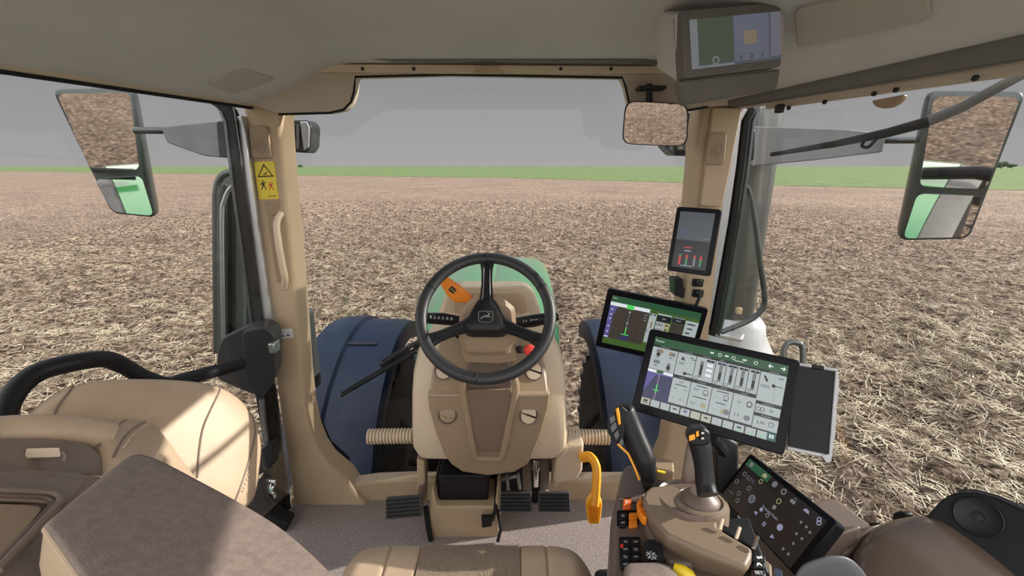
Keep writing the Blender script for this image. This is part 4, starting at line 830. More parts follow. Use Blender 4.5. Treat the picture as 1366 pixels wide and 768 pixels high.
def big():
    t, fr, s, w, h = monitor('touch_monitor', 'largest monitor, lit with white data tiles, in front of the armrest', [(864.5, 437), (1065, 480), (1049, 609), (844, 547)], .335, [(872.3, 448.6), (1049, 486.5), (1037.5, 591), (856.5, 538)])
    s.R(SG, 0, 0, 1, .115); s.R(SI, 0, .115, 1, 1)
    s.T(SP, 'Tractor', .045, .055, .0075)
    for k, u in enumerate((.46, .52, .57, .62, .70, .78)): s.O(SP, u, .06, .0042, .0012, n=10) if k % 2 else s.R(SP, u-.014, .045, u+.014, .065, .0014)
    s.R(SP, .63, .085, .70, .092, .0014)
    for u, d in ((.885, -1), (.965, 1)):
        s.R(SP, u-.014, .050, u+.014, .064, .0014); s.P(SP, [(u+d*.02, .057), (u+d*.004, .025), (u+d*.004, .089)])
    tiles = [(0, .15, .205, .47), (.21, .15, .352, .47), (.357, .15, .502, .47), (.507, .15, .582, .47), (.587, .15, .662, .47), (.667, .15, .742, .47), (.747, .15, .822, .47), (.827, .15, 1, .535),
             (.21, .52, .352, .875), (.357, .52, .512, .875), (.517, .52, .668, .875), (.673, .52, .828, .875), (.833, .58, 1, .69), (.833, .735, 1, .885)]
    for q in tiles: s.R(SW, *q, .0009)
    for u0, u1, v in ((.06, .14, .132), (.25, .32, .132), (.40, .46, .132), (.53, .56, .132), (.88, .95, .132), (.26, .30, .498), (.41, .46, .498), (.57, .62, .498), (.72, .77, .498), (.88, .95, .56), (.88, .95, .715)): s.R(SGY, u0, v-.007, u1, v+.006, .0012)
    s.T(SI, '18%', .25, .30, .0085); s.T(SI, '100%', .868, .335, .009); s.T(SI, 'N', .94, .635, .010); s.T(SI, '6,90', .885, .81, .0095); s.T(SI, '2,5', .715, .79, .0095); s.T(SI, '2,5', .30, .80, .006)
    s.T(SI, '14', .715, .62, .0085); s.T(SI, '0,0', .40, .605, .009); s.T(SI, '0,2', .395, .80, .009); s.T(SI, '--', .56, .63, .009); s.T(SI, '--', .56, .80, .009); s.T(SI, '2,2', .245, .66, .006); s.T(SI, '2,2', .32, .66, .006); s.T(SI, '1,1', .245, .80, .006)
    s.T(SI, 'OFF', .28, .565, .006)
    for u in (.475, .625, .79): s.O(SGY, u, .615, .0065, .002, n=12); s.R(SI, u-.018, .65, u+.018, .658, .0014)
    for u, m_ in ((.475, SY), (.625, SY), (.645, SGY), (.79, SGY)): s.D(m_, u, .80, .0065)
    for u0, v0, u1 in ((.40, .545, .48), (.385, .70, .49), (.55, .545, .64), (.56, .70, .63), (.235, .60, .33)): s.R(SI, u0, v0, u1, v0+.012, .0014)
    for u, v, m_ in ((.05, .20, SGY), (.075, .20, SC), (.055, .25, SI), (.155, .21, SC), (.175, .21, SGY), (.045, .36, SGY), (.065, .36, SGY), (.155, .37, SGY), (.155, .41, SI)): s.D(m_, u, v, .005)
    for u, v in ((.05, .29), (.16, .26), (.05, .41), (.16, .44), (.32, .19), (.34, .21)): s.R(SI, u-.014, v, u+.014, v+.01, .0014)
    s.P(SI, [(.24, .245), (.25, .20), (.262, .215), (.272, .255), (.262, .255), (.256, .235), (.25, .255)]); s.R(SI, .28, .42, .345, .435, .0014); s.D(SI, .29, .43, .004)
    for u, hgt in ((.405, .15), (.548, .10), (.628, .10), (.708, .10), (.788, .10)):
        s.R(SGY, u-.012, .20, u+.012, .43, .0012); s.R(SI, u-.009, .40-hgt, u+.009, .40, .0014); s.O(SI, u-.022, .44, .004, .001, n=10); s.R(SI, u+.02, .435, u+.024, .445, .0014)
    for u, m_ in ((.465, SI), (.548, SN), (.628, SI), (.708, SI), (.788, SI)): s.R(m_, u-.03, .165, u+.03, .195, .0013); s.R(SGY, u-.006, .175, u+.006, .185, .0015)
    for v in (.24, .31, .38): s.R(SGY, .438, v-.03, .492, v+.028, .0012); s.R(SP, .441, v-.025, .489, v+.023, .0013)
    s.T(SI, '+', .465, .24, .010); s.T(SN, '0,00', .465, .31, .0075); s.T(SI, '-', .465, .375, .010)
    s.P(SI, [(.85, .20), (.862, .19), (.885, .255), (.878, .27), (.868, .265)]); s.R(SI, .92, .30, .985, .31, .0014); s.D(SI, .925, .305, .004); s.R(SI, .95, .19, .985, .20, .0014)
    for k in range(5): s.R(SGY, .935, .34+.035*k, .942, .35+.035*k, .0014)
    s.O(SI, .855, .64, .005, .0012, n=10); s.O(SI, .88, .64, .005, .0012, n=10); s.O(SGY, .955, .80, .006, .002, n=10); s.O(SI, .79, .62, .006, .0015)
    # field map
    s.R(SP, 0, .478, .205, .52, .001); s.R(SG, .072, .475, .128, .518, .0012); s.R(SN, 0, .52, .205, .90, .001); s.P(SB, [(0, .54), (.075, .54), (0, .80)], .0011); s.P(SB, [(.0, .52), (.205, .52), (.205, .535), (0, .56)], .0011)
    for k in range(8): s.P(SI, [(.01+.028*k, .90), (.014+.028*k, .90), (.083+.008*k, .54), (.082+.008*k, .54)], .0012)
    s.R(SM, .098, .53, .103, .90, .0014); s.R(SL, .096, .68, .105, .80, .0016); s.R(SL, .075, .755, .125, .765, .0016)
    for k in range(12):
        u0 = k/12.6; s.R(SYP if k in (0, 5, 6) else SW, u0+.002, .905, u0+.072, 1, .001)
        s.O(SI, u0+.037, .945, .0055, .002, .0014, 9) if k % 3 else s.R(SI, u0+.022, .935, u0+.052, .955, .0014)
        if k in (0,):
            for v in (.925, .945, .965): s.R(SI, u0+.018, v, u0+.056, v+.010, .0016)
        if k >= 9: s.R(SL, u0+.025, .975, u0+.05, .985, .0014)
        if k == 4: s.R(SB, u0+.025, .925, u0+.05, .955, .0018)
    s.R(STL, .94, .895, 1, 1, .0018)
    for a in (.955, .972):
        for b in (.92, .945): s.R(SP, a, b, a+.013, b+.02, .002)
    s.mb.build('lit_screen', None, t, nrm=False)
    # arm holding the monitor up from the console
    m = MB(); m.prism([wy(956, 575, .98), wy(986, 592, .98), (wy(986, 700, .90)), wy(956, 700, .90)], (0, .05, 0)); m.build('support_arm', BLACK, t, bevel=.006)
    m = MB(); m.tube([fr.at(.02, -h*.2, -.03), fr.at(.02, -h*.55, -.05), wy(970, 610, .99)], .018, 10); m.build('knuckle', BLACK, t)
big()
def rear():
    t, fr, s, w, h = monitor('guidance_monitor', 'tilted second monitor with green border and field map, behind the largest one', [(813.5, 385), (948, 412.5), (920, 490), (791.5, 461)], .335, [(819, 394), (939, 418), (915, 481), (801, 456)])
    s.R(SGR, 0, 0, 1, 1); s.R(SG, 0, 0, 1, .13, .0008); s.T(SP, 'Home', .04, .045, .006); s.R(SP, 0, .13, .45, .20, .0009); s.R(SL, .19, .125, .27, .215, .0011); s.R(ST, 0, .20, .45, .87, .0009)
    s.P(SB, [(0, .20), (.09, .20), (.055, .40), (.055, .87), (0, .87)], .0011)
    for k in range(6): s.P(SI, [(.10+.05*k, .87), (.104+.05*k, .87), (.12+.045*k, .2), (.118+.045*k, .2)], .001)
    s.R(SGY, .232, .24, .238, .60, .0012); s.R(SL, .23, .58, .241, .74, .0013); s.R(SL, .19, .735, .28, .75, .0013); s.R(SN, .185, .76, .285, .87, .0012); s.D(SW, .235, .27, .003); s.D(SGY, .235, .5, .005)
    for v in (.28, .38, .47, .63, .74): s.D(SW, .03, v, .0035); 
    for v in (.25, .31, .36): s.R(SGY, .40, v, .435, v+.022, .0012)
    s.R(SP, .005, .84, .05, .86, .0013)
    s.R(SW, .46, .20, .535, .80, .0009); s.R(SI, .465, .21, .485, .24, .0012); s.R(SI, .505, .21, .525, .24, .0012); s.R(SC, .49, .36, .51, .50, .0012); s.O(SI, .47, .56, .004, .001)
    s.R(SW, .545, .17, .70, .20, .0009); s.R(SI, .545, .20, .70, .33, .0009); s.R(SGY, .60, .25, .64, .28, .0012)
    s.R(SW, .545, .335, .64, .80, .0009); s.R(SY, .64, .335, .70, .80, .0009)
    for a in (.565, .605):
        for b in (.39, .50, .61, .72): s.O(SI, a, b, .006, .002, n=10)
    for b in (.37, .46, .55, .64, .73): s.R(SI, .655, b, .68, b+.03, .0012)
    s.R(SGY, .72, .17, .845, .20, .001); s.R(SI, .715, .20, .85, .29, .0011); s.R(SGY, .75, .23, .81, .255, .0013); s.R(ST, .715, .30, .85, .80, .0009)
    s.R(SW, .86, .20, 1, .80, .0009)
    for k in range(6): s.R(SI, .88+.01*(k % 2), .25+.09*k, .97-.02*(k % 3), .275+.09*k, .0012)
    s.mb.build('lit_screen', None, t, nrm=False)
    m = MB(); m.tube([fr.at(.02, 0, -.04), fr.at(.06, -.02, -.10), wy(915, 440, 1.5)], .016, 10); m.build('support_arm', BLACK, t)
rear()
def touch():
    t, fr, s, w, h = monitor('armrest_display', 'dark slanted touch display on the right of the armrest console', [(1001, 604), (1118, 696), (1060, 768), (958, 659)], .27, [(1001, 614), (1106, 694), (1054, 757), (961, 660)], .024)
    s.R(SDK, 0, 0, 1, 1); s.R(SG, 0, 0, .34, .16, .0008)
    s.D(SGY, .07, .08, .006); s.P(SY, [(.25, .12), (.25, .06), (.275, .025), (.30, .06), (.30, .12)], .0012)
    s.D(SGY, .42, .085, .007); s.O(SGY, .54, .085, .007, .003); s.R(SGY, .66, .04, .69, .05, .0012); s.R(SGY, .66, .04, .664, .12, .0012); s.R(SGY, .686, .04, .69, .12, .0012); s.D(SGY, .655, .12, .004); s.D(SGY, .681, .12, .004)
    s.P(SBL, [(.785, .115), (.80, .06), (.835, .06), (.85, .115)], .0012); s.O(SBL, .945, .065, .005, .002); s.O(SBL, .96, .11, .005, .002)
    for u, v in ((.07, .32), (.05, .55), (.16, .70), (.22, .48), (.20, .82), (.28, .22)): s.O(SGY if u != .28 else SY, u, v, .0055, .0015)
    s.T(SGY, '22,5°C', .17, .33, .011); s.T(SGY, 'AUTO', .08, .80, .006)
    s.O(SBL, .32, .60, .009, .0018); s.O(SBL, .32, .60, .004, .0015); s.O(SY, .56, .28, .006, .0016); s.T(SBL, 'Frequenz Radio', .56, .55, .008)
    s.D(SBL, .47, .62, .0045); s.D(SGY, .56, .42, .005); s.P(SBL, [(.42, .74), (.46, .70), (.46, .78)], .0012); s.R(SBL, .565, .74, .575, .82, .0012); s.R(SBL, .585, .74, .595, .82, .0012)
    s.D(SBL, .72, .62, .007); s.P(SBL, [(.74, .84), (.70, .80), (.70, .88)], .0012); s.O(SGY, .555, .62, .005, .002)
    for u, v in ((.84, .30), (.90, .30), (.95, .33), (.87, .50), (.93, .50), (.90, .66), (.86, .85), (.92, .85)): s.D(SGY, u, v, .0028)
    s.mb.build('lit_screen', None, t, nrm=False)
    m = MB(); m.tube([fr.at(0, 0, -.05), fr.at(-.02, -.05, -.12)], .025, 12); m.build('support_arm', BLACK, t)
touch()
def post():
    t, fr, s, w, h = monitor('pillar_display', 'small upright dark display fixed to the right front pillar', [(899, 275), (958, 279), (951, 369.5), (893, 361)], .135, [(904, 281), (951, 285), (944, 362), (900, 355)], .02)
    s.R(SHZ, 0, 0, 1, .5); s.R(SK, 0, .5, 1, 1)
    s.T(SB, '200', .2, .36, .014); s.R(SGY, .82, .45, .94, .46, .001); s.R(SR, .28, .62, .5, .64, .001); s.R(SBL, .3, .68, .5, .70, .0012); s.R(SBL, .25, .95, .6, .965, .001)
    for u, m1, m2 in ((.17, SLG, SR), (.37, SR, SLG), (.60, SR, SGY), (.78, SR, SLG)): s.R(m1, u, .76, u+.07, .85, .001); s.R(m2, u, .80 if m2 != SLG else .83, u+.07, .95, .0011)
    s.mb.build('lit_screen', None, t, nrm=False)
    m = MB(); m.tube([fr.at(0, .02, -.03), wy(938, 300, 1.50)], .02, 10); m.build('mount', BLACK, t)
SLG = emat('screen_dull_green', (.04, .19, .08), .9)
post()
def radio():
    t, fr, s, w, h = monitor('roof_display', 'wide display in haze-paled colours set in the ceiling at the upper right', [(906, 14), (1039, 2), (1045, 88), (917, 104)], .225, [(916, 28), (1040, 14), (1043, 78), (926, 93)], .03, HAZEG, .008)
    s.R(SHZ, 0, 0, 1, 1); s.R(SGY, 0, 0, .08, 1, .0008); s.R(SGY, 0, .95, .47, 1, .0009); s.R(SHG, .08, 0, .46, .93, .0008); s.O(SGY, .26, .87, .008, .003)
    s.R(SBG, .47, .0, .86, .94, .0008); s.R(SBH, .88, .0, 1, .92, .0008); s.R(SC2, .58, .32, .72, .60, .001); s.R(SHZ, .50, .80, .84, .815, .001)
    for u in (.54, .66, .78): s.D(SHZ, u, .87, .004)
    s.mb.build('lit_screen', None, t, nrm=False)
    m = MB(); m.prism([fr.at(-w/2-.004, -h/2-.002, -.012), fr.at(w/2+.012, -h/2-.002, -.012), fr.at(w/2+.02, -h/2-.04, -.03), fr.at(-w/2+.02, -h/2-.045, -.03)], fr.n*-.03); m.build('lower_housing', HAZEG, t, bevel=.006)
    m = MB(); m.prism([fr.at(-w/2-.004, h/2-.002, -.012), fr.at(w/2+.03, h/2, -.012), fr.at(w/2+.03, -h/2, -.03), fr.at(-w/2, -h/2, -.03)], (0, .14, .05)); m.build('roof_housing', LINER, t, bevel=.006)
SHG = emat('screen_haze_green', (.065, .078, .055), .8); SBG = emat('screen_haze_blue', (.12, .125, .165), .8); SBH = emat('screen_haze_lilac', (.14, .135, .165), .8); SC2 = emat('screen_haze_tan', (.20, .16, .11), .8)  # roof screen tints washed out with painted haze
radio()
def phone():
    fr, w, h = quadframe([(1060, 483), (1120, 492), (1108, 612), (1047, 599)], .09)
    t = thing('smartphone', 'blank dark smartphone in a silver-edged holder right of the largest monitor', 'phone', fr.o)
    m = MB(); m.prism(fr.rect(-w/2+.0029, -h/2+.0072, w/2-.0072, h/2-.0058, 0, .0072), fr.n*-.0072); m.build('body', CHAR, t, bevel=.0014)
    m = MB(); m.prism(fr.rect(-w/2+.0043, -h/2+.0101, w/2-.0086, h/2-.0086, .0002, .0058), fr.n*.0006); m.build('dark_screen', mat('off_screen', (.012, .012, .014), .3, spec=.2), t)
    m = MB(); m.prism(fr.rect(w/2-.0072, -h/2+.0043, w/2, h/2-.0072, .0043, .0022), fr.n*-.0158); m.build('side_rail', SILV, t, bevel=.0022)
    m = MB()
    for v0, v1 in ((-.3, .0360), (.12, .38)): m.prism(fr.rect(w/2+.0001, h*v0, w/2+.0029, h*v1, .0014, .0007), fr.n*-.0101)
    m.build('rail_ridge', SILV, t, bevel=.0007)
    m = MB(); m.prism(fr.rect(-w/2+.0101, h/2-.0072, w/2-.0029, h/2, .0043, .0022), fr.n*-.0158); m.build('top_clamp', SILV, t, bevel=.0022)
    m = MB(); m.prism(fr.rect(-.0086, h/2-.0086, .0158, h/2+.0014, .0058, .0022), fr.n*-.0187); m.build('clamp_latch', BLACK, t, bevel=.0022)
    m = MB(); m.prism(fr.rect(-w/2+.0014, -h/2, w/2-.0014, -h/2+.0086, .0043, .0022), fr.n*-.0158); m.build('bottom_clamp', SILV, t, bevel=.0022)
    m = MB(); m.prism(rnd([fr.at(w/2-.0216, -h/2+.0043, .0058), fr.at(w/2-.0014, -h/2+.0130, .0058), fr.at(w/2-.0014, -h/2-.0058, .0058), fr.at(w/2-.0115, -h/2-.0086, .0058)], .0029), fr.n*-.0173); m.build('corner_grip', SILV, t, bevel=.0014)
    m = MB(); m.tube([fr.at(0, 0, -.0086), fr.at(-.06, -.0216, -.0360), fr.at(-.12, -.0288, -.07)], .0101, 10); m.build('support_arm', BLACK, t)
phone()
# ================================================================== ARMREST CONSOLE
def armrest():
    t = thing('armrest_console', 'brown armrest console with joystick, buttons and orange switches right of the seat', 'console', (.25, .75, .3))
    Z = .625
    base = [(829, 628), (836, 619), (862, 622), (897, 634), (902, 660), (960, 690), (1010, 735), (1035, 790), (1010, 900), (815, 900), (813, 768), (815, 690)]
    m = MB(); m.prism([wz(*q, Z) for q in base], (0, 0, -.30)); m.build('side_panel', BROWN, t, bevel=.012, seg=3)
    m = MB(); m.box((.33, .72, .17), (.26, .36, .34)); m.build('pedestal', CHAR, t, bevel=.02)
    m = MB(); m.prism(rnd([wz(*q, Z+.001) for q in ((831, 628), (838, 622), (858, 628), (862, 650), (858, 672), (824, 668))], .01), (0, 0, .006)); m.build('gate_plate', BROWN, t, bevel=.003)
    m = MB(); m.prism(rnd([wz(*q, Z+.02) for q in ((866, 624), (872, 622), (897, 630), (898, 645), (868, 640))], .006), (0, 0, .03)); m.build('gate_block', TAUPE, t, bevel=.004)
    m = MB(); m.prism(rnd([wz(*q, Z+.051) for q in ((877, 627), (888, 629.5), (887.5, 632), (876.5, 629.5))], .002), (0, 0, .002)); m.build('gate_symbol', YELL, t)
    fz = Fr(wz(840, 690, Z), wz(870, 690, Z)-wz(830, 690, Z), V((0, 1, 0)))
    def key(px, nm, mtl, z=Z, th=.007, rr=.003): m = MB(); m.prism(rnd([wz(*q, z+th) for q in px], rr), (0, 0, -th)); return m.build(nm, mtl, t, bevel=.0015)
    def glyph(o, cx, cy, kind, mtl, z, sz=.006):
        c = wz(cx, cy, z); f = Fr(c, V((1, -.12, 0)), V((.12, 1, 0))); m = MB()
        if len(kind) < 4 and kind.isupper(): m.text(kind, f, 0, 0, sz*2.1, .0006)
        elif kind == 'ring':
            for i in range(10):
                q, q2 = 2*math.pi*i/10, 2*math.pi*(i+1)/10; m.face([f.at(R*math.cos(a), R*math.sin(a), .0006) for R, a in ((sz, q), (sz, q2), (sz*.65, q2), (sz*.65, q))])
            m.face(f.rect(-sz*.3, -sz*.3, sz*.3, sz*.3, .0006))
        elif kind == 'cross':
            for a in (.785, -.785):
                d = V((math.cos(a), math.sin(a))); e = V((-d.y, d.x)); m.face([f.at((d*x*sz+e*y*sz*.2).x, (d*x*sz+e*y*sz*.2).y, .0006) for x, y in ((-1, -1), (1, -1), (1, 1), (-1, 1))])
            for a in range(4): q = a*math.pi/2; m.face(f.rect(sz*.8*math.cos(q)-.0015, sz*.8*math.sin(q)-.0015, sz*.8*math.cos(q)+.0015, sz*.8*math.sin(q)+.0015, .0008))
        elif kind == 'house': m.face([f.at(x*sz, y*sz, .0006) for x, y in ((-1, -.6), (-.7, .2), (-.2, .8), (.5, .8), (.9, 0), (1, -.6), (.5, -.6), (.4, 0), (-.3, 0), (-.4, -.6))])
        else: m.face(f.rect(-sz, -sz*.5, 0, sz*.5, .0006)); m.face(f.rect(sz*.2, -sz*.2, sz, sz*.8, .0006))
        m.build('symbol', mtl, o)
    k = key([(832, 663), (842, 663), (842, 677), (831, 677)], 'park_button', PORANGE); glyph(k, 836.5, 670, 'P', WHITE, Z+.0072, .0075)
    m = MB(); m.prism(rnd([wz(*q, Z+.001) for q in ((823, 682), (851, 681), (852, 701), (823, 702))], .004), (0, 0, .002)); m.build('key_plate', BLACKG, t)
    for y in (684, 693.5):
        k = key([(826, y), (836, y-.3), (836, y+7.5), (826, y+8)], 'key', BLACK); glyph(k, 831, y+3.8, 'ring' if y < 690 else 'bar', GREYINK, Z+.007, .0035)
        key([(839, y-.5), (850, y-.8), (850.5, y+7.2), (839, y+7.5)], 'orange_key', ORANGE)
    m = MB(); m.prism(rnd([wz(*q, Z+.001) for q in ((826, 717), (853, 717), (857, 757), (827, 757))], .004), (0, 0, .002)); m.build('key_plate', BLACKG, t)
    for r in range(4):
        y = 718.5 + r*10.0
        for c_, x in enumerate((828, 842)):
            k = key([(x+.4*r*.4, y), (x+12, y), (x+12.3+.3*r, y+8.7), (x+.4*r*.4, y+8.7)], 'key', BLACK, rr=.002); glyph(k, x+6.3, y+4.2, ('house', 'bar', 'ring', 'bar')[(r+c_) % 4], GREYINK, Z+.007, .0036)
    m = MB(); m.lathe([(.0025, 0), (.0025, .006), (.001, .007)], wz(829.5, 730, Z+.006), (0, 0, 1), 10); m.build('red_led', RED, t)
    # black rotary knob
    m = MB(); m.lathe([(.018, -.02), (.018, .020), (.0165, .025), (0, .026)], wz(870, 745, Z+.02), (0, 0, 1), 24); k = m.build('rotary_knob', BLACK, t); glyph(k, 869, 741, 'cross', GREYINK, Z+.0465, .009)
    # palm rest
    ZT = .70; top = [(857, 664), (860, 655), (868, 648), (897, 645), (914, 656), (930, 674), (957, 682), (957, 703), (1004, 731), (1003, 743), (996, 756), (940, 735), (890, 713), (868, 688)]
    m = MB(); T = [wz(*q, ZT) for q in top]; c = sum(T, V())/len(T)
    low = [wz(*q, ZT-.075) for q in ((857, 674), (860, 664), (868, 656), (897, 652), (914, 662), (932, 680), (957, 690), (957, 710), (1004, 738), (1004, 752), (985, 775), (934, 762), (884, 740), (866, 708))]
    m.loft([low, [c + (p-c)*1.0 - V((0,0,.012)) for p in T], T]); m.build('palm_rest', PALM, t, bevel=.007, seg=3, sharp=50)
    m = MB(); m.prism([wz(*q, ZT-.085) for q in ((862, 704), (878, 730), (925, 770), (890, 768), (868, 738), (858, 716))], (0, 0, .03)); m.build('lower_band', BROWN, t, bevel=.006)
    # orange thumb wheel
    m = MB(); m.prism([wz(*q, .675) for q in ((850, 668), (854, 661), (858, 664), (858, 673), (864, 684), (863, 691), (857, 688), (851, 678))], (0, 0, -.02)); o = m.build('thumb_switch', ORANGE, t, bevel=.004, label='orange ribbed thumb switch')
    m = MB()
    for a in ((852, 672), (855, 680), (859, 686)): m.tube([wz(a[0]-2, a[1]+2, .678), wz(a[0]+4, a[1]-2, .678)], .002, 6)
    m.build('switch_rib', ORANGE, o)
    # joystick
    jb = wz(934, 668, ZT)
    m = MB(); m.lathe([(.050, -.03), (.050, -.006), (.048, .0), (.040, .003), (.036, -.001)], jb, (0, .15, 1), 36); m.build('joystick_ring', PALM, t)
    m = MB(); m.lathe([(.056, -.02), (.062, -.012), (.060, .0), (.056, -.004)], jb + V((-.012, .012, 0)), (0, .15, 1), 36); m.build('outer_ring', BROWN, t)
    m = MB(); m.lathe([(.037, -.004), (.033, .004), (.026, .010), (.018, .016)], jb + V((.002, .004, 0)), (0, .1, 1), 28); m.build('joystick_boot', BROWN, t)
    m = MB(); m.prism([W(*q, .90) for q in ((911, 655), (914, 630), (919, 600), (925, 585), (934, 584), (950, 600), (950, 660))], (0, .02, 0)); m.build('joystick_guard', SHELL, t, bevel=.006)
    J = [(944, 660, .80), (941, 645, .81), (939, 625, .815), (936, 605, .82), (933, 590, .825), (931, 580, .825)]
    m = MB(); m.tube(cr([W(*q) for q in J], 4), [.0205, .0205, .020, .020, .0195, .0195, .0195, .019, .019, .019, .0195, .0200, .0205, .021, .022, .022, .022, .022, .022, .021, .018], 16, flat=.85); m.build('joystick_grip', BLACK, t)
    hd = [W(*q, .80) for q in ((919, 580), (924, 573), (940, 571), (948, 577), (948, 592), (938, 596), (921, 594), (918, 588))]
    m = MB(); m.prism(rnd(hd, .004), W(935, 583, .825) - W(935, 583, .80) + V((0, .02, 0))); hh = m.build('joystick_head', BLACK, t, bevel=.005, seg=3)
    fj = Fr(W(933, 583, .7985), hd[3]-hd[1], hd[1]-hd[7]); 
    for nm, q, mm in (('joystick_button', ((919, 581), (926.5, 578.5), (927.5, 585.5), (919.5, 588)), YORANGE), ('joystick_button', ((928.5, 575.5), (932, 574.5), (932.5, 581.5), (928.5, 582.5)), YORANGE), ('joystick_button', ((934.5, 575), (940.5, 575), (940.5, 580), (934.5, 580)), CHAR), ('joystick_button', ((934.5, 582), (940.5, 582), (940.5, 587), (934.5, 587)), CHAR)):
        m = MB(); pp = [W(*a, .799) for a in q]; m.prism(rnd(pp, .001), W(*q[0], .795)-pp[0]); m.build(nm, mm, hh, bevel=.0008)
    m = MB()
    for y in (577.5, 584.5): m.prism([W(936, y-1, .7945), W(939, y-1, .7945), W(939, y+1.2, .7945), W(936, y+1.2, .7945)], W(0, 0, .0002)-CAM)
    m.build('button_symbol', WHITE, hh)
    # big side grip lever
    L = [(868, 642, .945), (863, 625, .955), (856, 606, .965), (848, 588, .975), (840, 568, .985), (833, 550, .99), (828, 541, .99)]
    m = MB(); pts = cr([W(*q) for q in L], 4); m.tube(pts, [.012 + .012*min(i/6, 1) + .004*math.sin(math.pi*i/len(pts)) for i in range(len(pts)-3)] + [.022, .018, .010], 16, flat=.9); g = m.build('grip_lever', BLACK, t)
    m = MB(); hp = [(822, 551), (829, 541), (838, 548), (838, 565), (832, 588), (822, 592), (812, 580), (809, 564)]; m.prism(rnd([W(*q, .965) for q in hp], .004), W(*hp[0], 1.0) - W(*hp[0], .965)); h2 = m.build('grip_head', BLACK, t, bevel=.006, seg=3)
    m = MB(); m.prism([W(*q, .958) for q in ((821, 545), (825, 543), (827, 553), (828, 566), (825, 567), (823, 556))], W(821, 545, .97)-W(821, 545, .958)); m.build('grip_orange_strip', YORANGE, h2, bevel=.002, label='orange strip on the grip lever')
    for q in (((813, 558), (819, 553), (821, 560), (815, 566)), ((814, 569), (821, 562), (823, 570), (817, 577)), ((819, 579), (824, 573), (826, 581), (822, 587)), ((826, 590), (830, 583), (832, 590), (828, 598))):
        m = MB(); m.prism(rnd([W(*a, .961) for a in q], .0015), W(*q[0], .972)-W(*q[0], .961)); m.build('grip_button', GREYP, h2, bevel=.001)
    m = MB(); m.tube([W(824, 592, .962), W(838, 605, .958), W(846, 622, .95), W(853, 640, .945)], .0025, 8); m.build('grip_trim', YORANGE, g)
    m = MB(); m.tube([W(864, 640, .945), wz(868, 652, Z-.01)], .014, 12); m.build('lever_stem', BLACK, t)
    # finger levers beside the display
    m = MB(); m.prism([wz(*q, .66) for q in ((957, 690), (1000, 690), (1028, 765), (1010, 780), (1004, 745), (1004, 733), (958, 704))], (0, 0, -.04)); m.build('lever_well', BLACK, t, bevel=.004)
    for x, y in ((975, 706), (1000, 720)):
        m = MB(); m.prism(rnd([wz(x-10, y-7, .70), wz(x+10, y+4, .70), wz(x+9, y+11, .70), wz(x-11, y, .70)], .004), (0, 0, -.03)); m.build('finger_switch', BLACK, t, bevel=.004)
    for a, b in (((964, 692), (960, 706)), ((987, 703), (982, 718)), ((1011, 715), (1005, 731))):
        m = MB(); m.tube([wz(*a, .715), wz(*b, .705)], .0028, 8); m.build('divider', CHROME if a[0] > 1000 else BEIGEL, t)
    m = MB(); m.prism([wz(*q, .655) for q in ((1007, 735), (1030, 752), (1032, 800), (1000, 800), (1003, 748))], (0, 0, -.03)); m.build('key_block', PALM, t, bevel=.004)
    for i, (x, y, g_) in enumerate(((1013, 744, 'bar'), (1012, 753, 'house'), (1012, 764, 'SET'))):
        k = key([(x-6, y-4.5), (x+8, y-3.5), (x+8, y+4), (x-7, y+4)], 'key', BLACK, .66); glyph(k, x+.5, y, g_, WHITE, .667, .0045 if i < 2 else .004)
    k = key([(1033, 756), (1043, 760), (1046, 775), (1034, 775)], 'blue_key', mat('blue_black', (.03, .04, .07), .3), .66)
    # yellow control at the near edge and front arm pad
    m = MB(); m.tube([wz(899, 757, .655), wz(910, 762, .655), wz(919, 768, .65), wz(926, 775, .645)], [.008, .011, .011, .008], 12); m.build('yellow_lever', YELL, t)
    m = MB(); m.blob([wz(*q, .66) for q in ((832, 762), (838, 756), (880, 755), (893, 760), (915, 785), (910, 860), (828, 860))], (0, 0, 1), .015, .03, 5); m.build('front_pad', DLEATH, t)
armrest()
